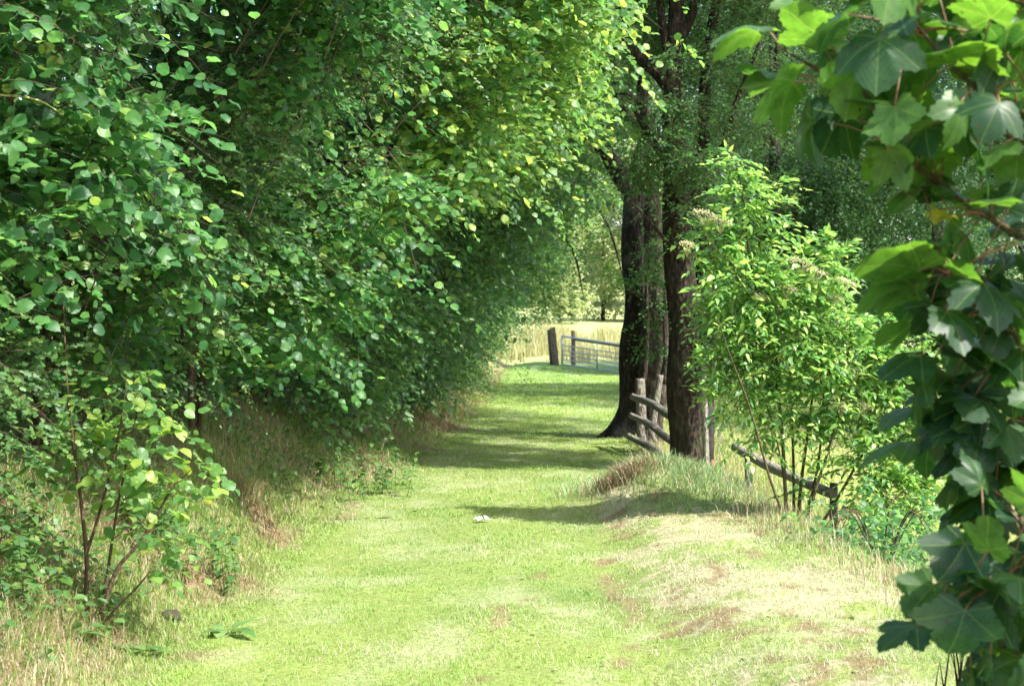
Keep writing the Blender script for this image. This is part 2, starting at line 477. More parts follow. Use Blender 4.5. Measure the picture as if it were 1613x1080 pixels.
def tpl_syc(droop=.22, wave=.07, ph=0.0):
    half = [(-.03, .05), (-.15, .13), (-.24, .27), (-.20, .36), (-.17, .45), (-.07, .46), (-.02, .53), (.06, .52), (.10, .64), (.20, .66), (.25, .76), (.36, .74), (.46, .80), (.50, .68),
            (.57, .62), (.55, .52), (.58, .45), (.54, .37), (.60, .38), (.66, .41), (.72, .36), (.80, .36), (.84, .26), (.92, .21), (.96, .09)]
    out = [(0.0, 0.0)] + half + [(1.04, 0.0)] + [(x, -y) for x, y in half[::-1]]
    out = np.array(out)
    c = np.array([.14, 0.0])
    rings = [c + (out - c) * s for s in (.35, .7, 1.0)]
    P = np.vstack([c[None]] + rings)
    x, y = P[:, 0], P[:, 1]
    r = np.hypot(x, y); th = np.abs(np.arctan2(y, x))
    pp = np.abs(((th + .47) % .94) - .47) / .47          # 0 on veins, 1 between
    z = .085 * pp * np.minimum(r, .8) - droop * r ** 2 + wave * np.sin(5.5 * x + ph) * r + wave * .8 * np.sin(6 * y + ph * 2) * r
    V = np.c_[P, z]
    n = len(out)
    j = np.arange(n); j2 = (j + 1) % n
    t = np.stack([np.zeros(n, int), 1 + j, 1 + j2], -1)
    q = np.vstack([np.stack([1 + k * n + j, 1 + (k + 1) * n + j, 1 + (k + 1) * n + j2, 1 + k * n + j2], -1) for k in (0, 1)])
    return V, [q, t]

T_HAZEL = [tpl_hazel(.2, .06), tpl_hazel(.42, .02), tpl_hazel(.05, .12), tpl_hazel(.3, -.06)]
T_HAZ_F = [tpl_hazel_fine(.2, .05), tpl_hazel_fine(.45, .0, .04), tpl_hazel_fine(.1, .14, .02), tpl_hazel_fine(.32, -.08, .04), tpl_hazel_fine(.7, .1, .02)]
T_HAW = [tpl_haw(.25), tpl_haw(.05)]
T_LANCE = [tpl_lance(.2, .2), tpl_lance(.23, .45, .15)]
T_OVAL = [tpl_lance(.3, .2), tpl_lance(.32, .4, .1)]
T_DIA = [tpl_diamond(), tpl_diamond(.42, .1)]
T_SYC = [tpl_syc(.22, .05, 0), tpl_syc(.4, .06, 1.5), tpl_syc(.08, .08, 3), tpl_syc(.55, .04, 4.2)]

def leaves_geo(templates, P, D, Nn, size, rng, rnd=None):
    """place leaf templates; returns V, faces, rnd attribute, leaf coordinates"""
    D = unit(D); Nn = unit(Nn - D * np.sum(Nn * D, -1, keepdims=True)); Sd = np.cross(Nn, D)
    which = rng.integers(0, len(templates), len(P))
    if rnd is None: rnd = rng.random(len(P))
    Vs, fq, ft, ra, lc, off = [], [], [], [], [], 0
    for k, (tv, tf) in enumerate(templates):
        m = which == k
        n = int(m.sum())
        if not n: continue
        s = size[m][:, None, None]
        asp = rng.uniform(.85, 1.15, (n, 1, 1))
        V = P[m][:, None] + s * (tv[None, :, 0:1] * D[m][:, None] + asp * tv[None, :, 1:2] * Sd[m][:, None] + tv[None, :, 2:3] * Nn[m][:, None])
        K = len(tv)
        for f in tf:
            ff = (np.asarray(f)[None] + (off + np.arange(n) * K)[:, None, None]).reshape(-1, f.shape[1])
            (fq if f.shape[1] == 4 else ft).append(ff)
        Vs.append(V.reshape(-1, 3)); ra.append(np.repeat(rnd[m], K)); lc.append(np.tile(tv, (n, 1)))
        off += n * K
    fs = []
    if fq: fs.append(np.vstack(fq))
    if ft: fs.append(np.vstack(ft))
    return np.vstack(Vs), fs, np.concatenate(ra), np.vstack(lc)

def leaves_obj(name, templates, P, D, Nn, size, mat, rng, parent=None, rnd=None, co=False):
    V, f, ra, lc = leaves_geo(templates, P, D, Nn, size, rng, rnd)
    at_ = {'rnd': ra}
    if co: at_['leafco'] = lc
    return link(name, raw_mesh(name, V, f, mat, True, at_), parent)

def spray_leaves(P, D, L, n, size, rng, droop=.25, up=.9, out=(0, 0, 0), jit=.5, spread=.9, pairs=False):
    """leaves along sprays; returns leaf P, D, N, size"""
    s_ = len(P)
    t = np.linspace(.12, 1, n)[None] + rng.uniform(-.05, .05, (s_, n))
    pos = P[:, None] + D[:, None] * (L[:, None] * t)[..., None]
    pos[..., 2] -= (droop * L)[:, None] * t ** 2
    side = unit(np.cross(D, [0, 0, 1.0]) + 1e-6)
    nrm = unit(np.cross(side, D))
    nrm = unit(nrm * up + np.asarray(out)[None])
    sg = np.where(np.arange(n) % 2 == 0, 1, -1)[None, :, None] * np.ones((s_, 1, 1))
    tip = (np.arange(n) == n - 1)[None, :, None]
    ld = D[:, None] * (.55 + .45 * t[..., None]) + np.where(tip, 0, side[:, None] * sg * spread) + rng.normal(0, .28, (s_, n, 3)) + np.array([0, 0, -.22])
    ln = nrm[:, None] + rng.normal(0, jit, (s_, n, 3)) + side[:, None] * sg * .25
    sz = size * rng.uniform(.5, 1.15, (s_, n)) * (1 - .25 * np.abs(t - .5))
    return pos.reshape(-1, 3), ld.reshape(-1, 3), ln.reshape(-1, 3), sz.reshape(-1)

# ------------------------------------------------------------------ colours of the ground cover
G_GREEN = np.array((.145, .275, .062)); G_LIGHT = np.array((.28, .415, .085)); G_PALE = np.array((.45, .52, .33))
STRAW = np.array((.42, .37, .265)); STRAW2 = np.array((.33, .26, .165)); BROWN = np.array((.15, .10, .06)); BLUEG = np.array((.12, .22, .085)); DKG = np.array((.05, .115, .022))

def mixc(a, b, t):
    return a + (b - a) * np.asarray(t)[..., None]

def cover(x, y, r):
    """colour of a blade at (x, y) with its own random numbers r (n,3)"""
    n1 = fbm2(x * .9 + 3, y * .55, 21); n2 = fbm2(x * 3.0, y * 2.0, 25); n3 = fbm2(x * 1.6 - 7, y * 1.0, 33)
    dl = xl(y) - x; dr = x - xr(y)
    c = mixc(G_GREEN, G_LIGHT, np.clip(.15 + .9 * r[:, 0] * .6 + (n1 - .4) * 1.2, 0, 1))
    c = mixc(c, G_PALE, np.clip((n2 - .45) * 1.8, .06, .5) * (r[:, 1] > .35))
    # strip of cut, drying grass along the right side
    s = S(x + (n2 - .5) * .5, .35, 1.05) * (1 - S(y, 13.6, 14.8)) + S(x - (y - 30) * .11, 1.1, 2.2) * S(y, 27, 33) * .8
    pick = r[:, 2] < (s * np.clip(.12 + 1.4 * (n3 - .24), 0, .72))
    c = np.where(pick[:, None], mixc(STRAW, G_PALE, r[:, 1]), c)
    dk = fbm2(x * 6.5, y * 3.2, 47)
    c = np.where((((dk > .655) & (r[:, 0] < .6)) & (x > .25) & (y < 13))[:, None] & (s > .12)[:, None], mixc(np.array((.17, .13, .07)), np.array((.3, .26, .15)), r[:, 1]), c)
    rut = np.exp(-((x - .62 + (noise2(y * 1.5, y * 0, 3) - .5) * .2) / .06) ** 2) * (y < 10.5) + np.exp(-((x + .05 - (y - 8) * .12 + (noise2(y * 2, y * 0, 4) - .5) * .15) / .04) ** 2) * (y < 10) * .8
    c = np.where((r[:, 1] < rut * .7 * (noise2(x * 9, y * 5, 6) > .35))[:, None], mixc(np.array((.2, .16, .085)), np.array((.33, .29, .16)), r[:, 0]), c)
    # bank on the left: green and straw, brown patches
    b = S(dl + (n2 - .5) * .5, -.15, .3)
    bc = mixc(DKG * 1.6, G_LIGHT * .85, r[:, 0])
    bc = np.where((r[:, 1] < .2 + 1.1 * (n3 - .3))[:, None], mixc(STRAW2, STRAW, r[:, 2]), bc)
    bc = np.where((n2 + .25 * r[:, 2] > .8)[:, None], mixc(np.array((.21, .155, .085)), STRAW2, r[:, 0]), bc)
    c = mixc(c, bc, b)
    # rough verge on the right
    v = S(dr + (n2 - .5) * .5, -.35, .25) * (1 - S(y, 26, 32))
    vc = mixc(BLUEG, G_LIGHT, r[:, 0])
    vc = np.where((r[:, 1] < .25 + .6 * n3)[:, None], mixc(STRAW2, STRAW, r[:, 2]), vc)
    c = mixc(c, vc, v)
    m = np.exp(-((x - 1.55) / .6) ** 2 - ((y - 14.3) / .75) ** 2)
    c = mixc(c, mixc(BLUEG, np.array((.2, .3, .14)), r[:, 0]), np.clip(m * 1.6, 0, .9))
    c = c * np.array((.9, .9, .86))
    f = S(y, 50, 60)
    c = mixc(c, mixc(np.array((.35, .42, .16)), np.array((.45, .49, .23)), r[:, 0]), f)
    return c

# ------------------------------------------------------------------ ground (one sheet to the horizon) and lane
def axis(stops):
    out = []
    for a, b, d in stops:
        out.append(np.arange(a, b, d))
    return np.concatenate(out)

def sheet(xs, ys, dz=0.0, keep=None):
    X, Y = np.meshgrid(xs, ys)
    Z = H(X, Y) + dz
    V = np.stack([X, Y, Z], -1).reshape(-1, 3)
    nx, ny = len(xs), len(ys)
    i = np.arange(ny - 1)[:, None] * nx; j = np.arange(nx - 1)[None]
    Q = np.stack([i + j, i + j + 1, i + nx + j + 1, i + nx + j], -1).reshape(-1, 4)
    if keep is not None:
        cx = V[Q].mean(1)
        Q = Q[keep(cx[:, 0], cx[:, 1])]
        used = np.unique(Q); rem = np.full(len(V), -1); rem[used] = np.arange(len(used))
        V, Q = V[used], rem[Q]
    return V, [Q]

rg = np.random.default_rng(1)
def ground_colors(V):
    r = np.full((len(V), 3), .5) + rg.normal(0, .12, (len(V), 3))
    c = cover(V[:, 0], V[:, 1], np.clip(r, 0, 1))
    dl = xl(V[:, 1]) - V[:, 0]
    soil = mixc(BROWN, STRAW2, np.clip(r[:, 0], 0, 1))
    return mixc(c * .85, soil, .25 * (1 - S(V[:, 1], 20, 40)) + .3 * S(dl, -.1, .5))

gx = axis([(-400, -40, 30), (-40, -8, 2), (-8, -3.2, .25), (-3.2, 4, .06), (4, 10, .25), (10, 40, 2), (40, 420, 30)])
gy = axis([(-60, 3, 3), (3, 5.4, .3), (5.4, 18, .07), (18, 32, .16), (32, 64, .4), (64, 140, 3), (140, 700, 40)])
V, f = sheet(gx, gy)
g = link('ground', raw_mesh('ground', V, f, M['ground'], True, None, ground_colors(V)))
tag(g, kind='structure')
lx = axis([(-1.9, 5.2, .08)]); ly = axis([(3, 18, .1), (18, 48, .25)])
V, f = sheet(lx, ly, .004, keep=lambda x, y: (x > xl(y) + .05) & (x < xr(y) - .1))
ln_ = link('lane', raw_mesh('lane', V, f, M['ground'], True, None, ground_colors(V)))
tag(ln_, 'mown green grass lane with drying cuttings along its edge', kind='structure')

# ------------------------------------------------------------------ grass
def blades(name, x, y, h, wdt, lean, col, mat, kindtag=None, parent=None, z=None, rng=rg):
    n = len(x)
    z = H(x, y) if z is None else z
    a = rng.uniform(0, 2 * np.pi, n)
    b = a + np.pi / 2 + rng.normal(0, .5, n)
    d = np.stack([np.cos(a), np.sin(a), np.zeros(n)], -1); s = np.stack([np.cos(b), np.sin(b), np.zeros(n)], -1)
    P = np.stack([x, y, z - .01], -1)
    up = np.array([0, 0, 1.0])
    le = (lean * h)[:, None]
    m = P + up * (h * .58)[:, None] + d * le * .35
    t = P + up * (h * np.sqrt(np.clip(1 - (lean * .75) ** 2, .15, 1)))[:, None] + d * le
    ww = wdt[:, None]
    V = np.stack([P - s * ww, P + s * ww, m + s * ww * .75, m - s * ww * .75, t], 1).reshape(-1, 3)
    o = np.arange(n)[:, None] * 5
    q = o + np.array([[0, 1, 2, 3]]); tr = o + np.array([[3, 2, 4]])
    return link(name, raw_mesh(name, V, [q, tr], mat, True, None, np.repeat(col, 5, 0)), parent)

def sample_y(n, y0, y1, p, rng):
    """distances with density ~ Y^-p"""
    u = rng.random(n); e = 1 - p
    return (y0 ** e + u * (y1 ** e - y0 ** e)) ** (1 / e)

# short mown sward
n = 190000
y = sample_y(n, 5.9, 48, 1.9, rg); x = xl(y) - .25 + rg.random(n) * (np.minimum(xr(y), 4) - xl(y) + .35)
k = S(y, 6, 40)
h = rg.uniform(.012, .036, n) * (1 + .35 * S(fbm2(x * 5, y * 3.5, 15), .55, .7)) * (1 + .6 * (fbm2(x * 2, y * 2, 5) - .5)) * (1 + .5 * k); wd = rg.uniform(.0010, .0022, n) * np.maximum(1, y / 7.0)
tag(blades('lane_grass', x, y, h, wd, rg.uniform(.1, 1.1, n), cover(x, y, rg.random((n, 3))), M['blade']), 'short mown grass covering the lane', 'grass', kind='stuff')
# cut stems lying about
n = 26000
y = sample_y(n, 5.9, 30, 1.9, rg); x = xl(y) - .4 + rg.random(n) * (xr(y) - xl(y) + .6)
p = .12 + .9 * S(x, .3, 1.0) * (1 - S(y, 13, 15)) + .5 * S(xl(y) - x, -.2, .1) + 1.0 * S(fbm2(x * 1.5, y * 1.2, 44), .52, .68)
kp = rg.random(n) < p * .75
x, y = x[kp], y[kp]; n = len(x)
r = rg.random((n, 3))
tag(blades('hay_litter', x, y, rg.uniform(.02, .06, n), rg.uniform(.0008, .0018, n) * np.maximum(1, y / 9), rg.uniform(1.2, 1.45, n), mixc(STRAW, np.array((.5, .48, .32)), r[:, 0]) * (.5 + .5 * r[:, 1:2]), M['straw'], z=H(x, y) + .012), 'pale dry grass cuttings scattered on the lane', 'hay', kind='stuff')
# rough bank on the left
n = 105000
y = sample_y(n, 5.6, 44, 1.7, rg); q = rg.random(n); x = xl(y) + .12 - 2.3 * q
cl = fbm2(x * 3.5, y * 2.6, 51) ** 1.6 * 1.7
h = (.035 + .10 * S(xl(y) - x, -.05, .6) * (.4 + cl)) * rg.uniform(.4, 1.35, n); wd = rg.uniform(.0012, .0028, n) * np.maximum(1, y / 8)
tag(blades('bank_grass', x, y, h, wd, rg.uniform(.3, 1.25, n), cover(x, y, rg.random((n, 3))), M['blade']), 'rough half dry grass on the hedge bank', 'grass', kind='stuff')
# verge on the right, with tall dry stems
n = 70000
y = sample_y(n, 5.6, 26, 1.5, rg); x = xr(y) - .35 + 2.6 * rg.random(n) ** 1.3
cl = fbm2(x * 2.5, y * 2.0, 61)
h = (.035 + .13 * S(x - xr(y), -.3, .3) * (.4 + cl)) * rg.uniform(.4, 1.4, n); wd = rg.uniform(.0012, .0028, n) * np.maximum(1, y / 8)
tag(blades('verge_grass', x, y, h, wd, rg.uniform(.2, 1.2, n), cover(x, y, rg.random((n, 3))), M['blade']), 'tufted grass along the right verge', 'grass', kind='stuff')
n = 1300
y = sample_y(n, 5.4, 13, 1.2, rg); x = xr(y) - .25 + 1.3 * rg.random(n)
h = rg.uniform(.08, .3, n); wd = rg.uniform(.0012, .0022, n)
r = rg.random((n, 3))
tag(blades('dry_stems', x, y, h, wd, rg.uniform(.05, .5, n), mixc(STRAW2, STRAW, r[:, 0]) * (.7 + .5 * r[:, 1:2]), M['straw']), 'upright dead grass stems on the right verge', 'dry grass', kind='stuff')
# grass on the mound and ridge by the tree
n = 9000
x = rg.normal(1.5, .42, n); y = rg.normal(13.95, .55, n)
h = rg.uniform(.06, .2, n); r = rg.random((n, 3))
c = mixc(np.array((.10, .19, .075)), np.array((.24, .34, .16)), r[:, 0])
c = np.where((r[:, 1] < .2)[:, None], STRAW, c)
tag(blades('mound_grass', x, y, h, rg.uniform(.002, .004, n), rg.uniform(.5, 1.2, n), c, M['blade']), 'long bluish grass bent over the mound by the tree', 'grass', kind='stuff')
# pasture seen past the trees and beyond the gate
n = 60000
y = rg.uniform(16, 46, n); x = xr(y) + .2 + rg.random(n) * 9
r = rg.random((n, 3))
tag(blades('field_grass', x, y, rg.uniform(.06, .2, n), rg.uniform(.004, .008, n), rg.uniform(.2, .9, n), mixc(np.array((.25, .38, .07)), np.array((.42, .48, .17)), r[:, 0]), M['blade']), 'bright pasture grass beyond the fence', 'grass', kind='stuff')
# rushes beyond the gate
n = 26000
y = rg.uniform(56, 72, n); x = rg.uniform(-4, 12, n)
cl = fbm2(x * .6, y * .35, 71)
kp = cl > .38; x, y, cl = x[kp], y[kp], cl[kp]; n = len(x); r = rg.random((n, 3))
tag(blades('rushes', x, y, rg.uniform(.35, .95, n) * (.4 + cl), rg.uniform(.010, .016, n), rg.uniform(.05, .5, n), mixc(np.array((.40, .35, .19)), np.array((.27, .29, .12)), r[:, 0]), M['straw']), 'tall straw coloured rushes in the field behind the gate', 'rushes', kind='stuff')
# dead leaves and clover bits dropped on the turf
n = 260
y = sample_y(n, 6, 20, 1.7, rg); x = xl(y) - .6 + rg.random(n) * (xr(y) - xl(y) + .8)
a = rg.uniform(0, 6.28, n)
tag(leaves_obj('fallen_leaves', T_HAZEL, np.stack([x, y, H(x, y) + rg.uniform(.012, .035, n)], -1), np.stack([np.cos(a), np.sin(a), rg.normal(0, .3, n)], -1), np.array([0, 0, 1.]) + rg.normal(0, .4, (n, 3)), rg.uniform(.012, .03, n), leaf_mat('fallen_leaf', [(0, (.10, .19, .05)), (.5, (.16, .25, .06)), (.75, (.22, .17, .07)), (1, (.42, .38, .25))], (1.5, 1.4, 1), .6, .2), rg), 'small leaves and clover bits dropped on the mown turf', 'leaf litter', kind='stuff')
# weeds under the hedge
rw = np.random.default_rng(5)
n = 9000
y = sample_y(n, 6, 36, 1.4, rw); x = xl(y) - .35 - 1.5 * rw.random(n)
kp = fbm2(x * 1.3, y * 1.3, 81) > .47; x, y = x[kp], y[kp]; n = len(x)
P = np.stack([x, y, H(x, y) + rw.uniform(.01, .2, n)], -1); a = rw.uniform(0, 6.28, n)
D = np.stack([np.cos(a), np.sin(a), rw.normal(0, .3, n)], -1); Nn = np.array([.1, -.1, 1.]) + rw.normal(0, .35, (n, 3))
tag(leaves_obj('weeds', T_OVAL + T_LANCE, P, D, Nn, rw.uniform(.03, .075, n), M['dock'] if False else M['hawthorn'], rw), 'low leafy weeds scattered over the hedge bank', 'weeds', kind='stuff')

# ------------------------------------------------------------------ hedge on the left
def over(Z, Y):
    k = np.interp(Y, [6, 9, 12, 20, 45], [.55, .95, 1.3, 1.4, 1.5])
    low = np.interp(Y, [12.5, 15.5], [0, 1]) * np.interp(Z, [.3, 1, 2.2], [.5, .3, 0])       # farther on it grows down to the foot of the bank
    return np.interp(Z, [.3, 1, 1.7, 2.6, 3.6, 5, 8], [-.55, -.22, .28, .85, 1.45, 1.85, 2.15]) * k + low

HOLLOWS = [(7.6, 1.7, .95, .40), (7.5, 1.2, .7, .3), (9.2, 2.3, .4, .3), (8.4, 3.1, .5, .3), (10.6, 2.9, .5, .35), (13.0, 2.2, .8, .45), (6.8, 2.75, .4, .3)]   # dark hollows where few leaves grow
SPEC = {   # templates, leaf size, leaves per spray, spray length, material, normal jitter
    'hazel': (T_HAZ_F, .071, 10, .38, 'hazel', .45),
    'hazel_light': (T_HAZ_F, .075, 10, .4, 'hazel_light', .45),
    'hawthorn': (T_HAW, .034, 18, .3, 'hawthorn', .5),
    'dogwood': (T_OVAL, .085, 8, .38, 'dark', .4),
    'blackthorn': (T_OVAL, .042, 14, .34, 'hawthorn', .6),
    'maple': (T_HAZEL, .085, 8, .42, 'dark', .4),
}

def hedge_bush(name, label, cat, Yc, half, spec, nsp, zb, zt, seed, xoff=0.0, dens=.40, scale=1.0, fill=2500, group='shrubs of the left hedge', depth=.28, twig=True):
    rng = np.random.default_rng(seed)
    tp, ls, nl, sl, mt, jit = SPEC[spec]
    bx = float(xl(Yc)) - 1.35 + xoff * .5
    root = thing(name, label, cat, (bx, Yc, float(H(bx, Yc))), group)
    def face(Y, Z):
        return xl(Y) - .62 + over(Z, Y) + xoff + .9 * (noise2(Y * .75, Z * .75, 7) - .5) + .45 * (noise2(Y * 2.1, Z * 2.1, 8) - .5)
    per = 6
    nsh = int(nsp * 1.25) // per
    Y = Yc + half * (rng.random(nsh) + rng.random(nsh) - 1) * 1.15
    Z = zb + (zt - zb) * rng.random(nsh) ** .92
    X = face(Y, Z) - rng.exponential(depth, nsh)
    ok = noise3(X * 1.1, Y * 1.1, Z * 1.3, 12) + .4 * noise3(X * 2.9, Y * 2.9, Z * 2.9, 13) + rng.normal(0, .06, nsh) > dens + .24
    pn = noise3(X * .8, Y * .8, Z * 1.1, 40)
    if spec == 'hazel': ok &= pn < .58
    if spec == 'hawthorn': ok &= pn > .44
    X, Y, Z = X[ok], Y[ok], Z[ok]
    nsh = len(X)
    SP = np.stack([X, Y, Z], -1)
    SD = np.array([.8, -.4, .22]) + rng.normal(0, .55, (nsh, 3))
    SD[:, 0] = np.maximum(SD[:, 0], .4)
    SD = unit(SD)
    SL = rng.uniform(.6, 1.35, nsh) * scale ** .5
    SP = SP - SD * (SL * .92)[:, None]
    SL = SL * np.where((rng.random(nsh) < .07) & (SP[:, 2] > 1.9), 1.55, 1.0)        # a few long leaders reach out of the face
    tt = np.linspace(.22, 1.0, per)[None] + rng.uniform(-.06, .06, (nsh, per))
    P = SP[:, None] + SD[:, None] * (SL[:, None] * tt)[..., None]
    P[..., 2] -= (.28 * SL)[:, None] * tt ** 2
    sd = unit(np.cross(SD, [0, 0, 1.]))
    sg = np.where(np.arange(per) % 2 == 0, 1, -1)[None, :, None]
    D = unit(SD[:, None] * .75 + sd[:, None] * sg * .75 + rng.normal(0, .25, (nsh, per, 3)) + [0, 0, -.12])
    P, D = P.reshape(-1, 3), D.reshape(-1, 3)
    hol = np.zeros(len(P), bool)
    for (hy, hz, ry, rz) in HOLLOWS:
        hol |= ((P[:, 1] - hy) / ry) ** 2 + ((P[:, 2] - hz) / rz) ** 2 < 1
    P[hol, 0] -= .9
    hol &= P[:, 1] < 8.8
    ok = ~hol & (P[:, 2] > H(P[:, 0], P[:, 1]) + .12) & (P[:, 2] > zb + .35 * noise2(P[:, 1] * 2, P[:, 0] * 2, 15))
    P, D = P[ok], D[ok]
    m = len(P)
    L = sl * scale ** .5 * rng.uniform(.6, 1.3, m)
    lp, ld, ln, lsz = spray_leaves(P, D, L, nl, ls * scale, rng, .45, .7, (.45, -.7, .3), jit)
    # deeper foliage
    nf = fill
    Yf = Yc + half * (rng.random(nf) + rng.random(nf) - 1) * 1.2; Zf = zb + (zt + .4 - zb) * rng.random(nf)
    Xf = face(Yf, Zf) - .8 - 2.1 * rng.random(nf)
    okf = Zf > H(Xf, Yf) + .15
    okf &= ~((((Yf - 7.6) / 1.0) ** 2 + ((Zf - 1.55) / .5) ** 2 < 1) & (Xf > -3.3))
    Pf = np.stack([Xf, Yf, Zf], -1)[okf]; nf = len(Pf)
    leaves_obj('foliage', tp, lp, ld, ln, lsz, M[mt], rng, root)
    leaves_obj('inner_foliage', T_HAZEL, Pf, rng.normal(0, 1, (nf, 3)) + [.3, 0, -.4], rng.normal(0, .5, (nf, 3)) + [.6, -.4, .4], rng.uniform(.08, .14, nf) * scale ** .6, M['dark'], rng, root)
    if twig:
        tk = SP[:, 2] + np.minimum(0, (SD[:, 2] - .28) * SL) > zb + .3
        Vt, ft = merge([twigs(P, D, L, np.full(m, .3), .0022 * scale), twigs(SP[tk], SD[tk], SL[tk], np.full(tk.sum(), .28), .0055 * scale, 5)])
        link('twigs', raw_mesh('twigs', Vt, ft, M['twig']), root)['kind'] = 'stuff'
    for s in range(4):
        a = rng.uniform(-1, 1); yy = Yc + rng.uniform(-.25, .25)
        b0 = np.array([bx + rng.uniform(-.2, .2), yy, 0]); b0[2] = float(H(b0[0], b0[1])) - .05
        zt_ = zt * rng.uniform(.7, .95)
        mid = b0 + [.1 + .1 * rng.random(), a * half * .3, zt_ * .4]
        top = np.array([float(face(Yc + a * half * .7, zt_)) - .5, Yc + a * half * .7, zt_])
        tube_obj('stem', [b0, mid, (mid + top) / 2 + [-.1, 0, .2], top], [.024, .02, .015, .005], M['stem'], root, 7, .2, seed + s, 14)
    return root

hb = hedge_bush
hb('hawthorn_bush', 'small leaved hawthorn at the near end of the left hedge', 'hawthorn', 6.1, .75, 'hawthorn', 2400, .6, 3.9, 11, xoff=-.38, fill=1800)
hb('hazel_bush', 'first hazel of the hedge, spreading over the small leaved hawthorn at the left edge', 'hazel', 6.9, 1.1, 'hazel', 2500, 1.3, 4.8, 10, xoff=-.36, fill=3200)
hb('hazel_bush', 'hazel with large rounded leaves behind the near hawthorn and thin sapling', 'hazel', 8.1, 1.2, 'hazel', 3400, 1.2, 4.9, 12, xoff=-.03, fill=3200)
hb('hawthorn_bush', 'glossy hawthorn mixed into the hazels just past the sapling', 'hawthorn', 9.4, 1.1, 'hawthorn', 3400, 1.0, 4.6, 13, xoff=-.02)
hb('hazel_bush', 'hazel drooping low over the dry bank, second along the hedge', 'hazel', 10.3, 1.2, 'hazel', 3000, 1.1, 4.6, 14, xoff=.05)
hb('hazel_bush', 'tall yellow-green hazel leaning far over the lane', 'hazel', 12.2, 1.3, 'hazel_light', 2200, 2.1, 5.6, 15, xoff=.25, fill=3000)
hb('hazel_bush', 'shaded hazel whose bare brown stems show at the bank', 'hazel', 12.9, 1.1, 'hazel', 2200, 1.0, 3.4, 16, xoff=-.15)
hb('hazel_bush', 'yellowish hazel arching over the lane behind the tallest one', 'hazel', 15.0, 1.5, 'hazel_light', 1900, 2.6, 6.5, 17, xoff=.15, scale=1.05, fill=3000)
hb('dogwood_bush', 'dark dogwood growing down to the bank mid hedge', 'dogwood', 15.4, 1.3, 'dogwood', 2100, .15, 3.4, 18, xoff=.05)
hb('dogwood_bush', 'dark green dogwood beside the shaded stretch of lane', 'dogwood', 18.0, 1.5, 'dogwood', 2100, .12, 3.3, 19, xoff=.1, scale=1.1)
hb('field_maple', 'dark field maple roofing the shaded stretch of lane', 'field maple', 18.8, 1.9, 'maple', 2400, 2.6, 7.5, 20, scale=1.15, fill=3500)
hb('dogwood_bush', 'dark dogwood before the small pale leaved thorn', 'dogwood', 21.4, 1.8, 'dogwood', 1900, .12, 3.0, 21, xoff=-.1, scale=1.2)
hb('field_maple', 'field maple reaching across towards the old dark trunk', 'field maple', 23.6, 2.4, 'maple', 2600, 3.5, 8.5, 22, xoff=.2, scale=1.3, fill=3500, twig=False)
hb('hazel_bush', 'low hazel in the far half of the hedge', 'hazel', 25.5, 2.0, 'hazel', 1500, .3, 3.2, 23, xoff=-.15, scale=1.3, twig=False)
hb('blackthorn_bush', 'grey-green blackthorn standing forward to the lane near the far end', 'blackthorn', 29.0, 1.7, 'blackthorn', 2000, .05, 2.0, 24, xoff=.2, scale=1.4, dens=.25, twig=False)
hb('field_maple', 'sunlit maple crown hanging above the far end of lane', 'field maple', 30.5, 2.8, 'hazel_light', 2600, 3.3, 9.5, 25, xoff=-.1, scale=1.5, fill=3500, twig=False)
hb('hawthorn_bush', 'far hawthorn closing the hedge before the gate post', 'hawthorn', 36.5, 3.2, 'blackthorn', 2600, .1, 5.0, 26, xoff=-.1, scale=1.7, dens=.28, twig=False)
hb('field_maple', 'farthest maple of the hedge behind the hanging crown', 'field maple', 38.5, 3.6, 'maple', 2200, 3.5, 11.5, 27, xoff=-1.0, scale=1.9, fill=3500, twig=False)

# ------------------------------------------------------------------ free crowns made of clumps
def crown_leaves(centers, radii, n, rng, tp, size, squash=.75, droopy=.3, shell=.55, jit=.6, nl=8, sl=.3, out_k=.5, thr=.0):
    """sprays spread over many blobs; returns leaves + sprays"""
    centers = np.asarray(centers, float); radii = np.asarray(radii, float)
    wgt = radii ** 2; wgt = wgt / wgt.sum()
    k = rng.choice(len(centers), n, p=wgt)
    u = unit(rng.normal(0, 1, (n, 3)))
    rr = radii[k] * (shell + (1 - shell) * rng.random(n) ** .5)
    P = centers[k] + u * rr[:, None] * np.array([1, 1, squash])
    if thr:
        ok = noise3(P[:, 0] * 1.4, P[:, 1] * 1.4, P[:, 2] * 1.8, 91) + .5 * noise3(P[:, 0] * 3.5, P[:, 1] * 3.5, P[:, 2] * 4, 92) > thr
        P, u = P[ok], u[ok]
    m = len(P)
    D = unit(u * [1, 1, .45] + rng.normal(0, .45, (m, 3)) + [0, 0, -droopy * .5])
    L = sl * rng.uniform(.6, 1.4, m)
    P0 = P - D * (L * .6)[:, None]
    lp, ld, ln, lsz = spray_leaves(P0, D, L, nl, size, rng, droopy, .9, (0, 0, out_k), jit)
    return (lp, ld, ln, lsz), (P0, D, L)

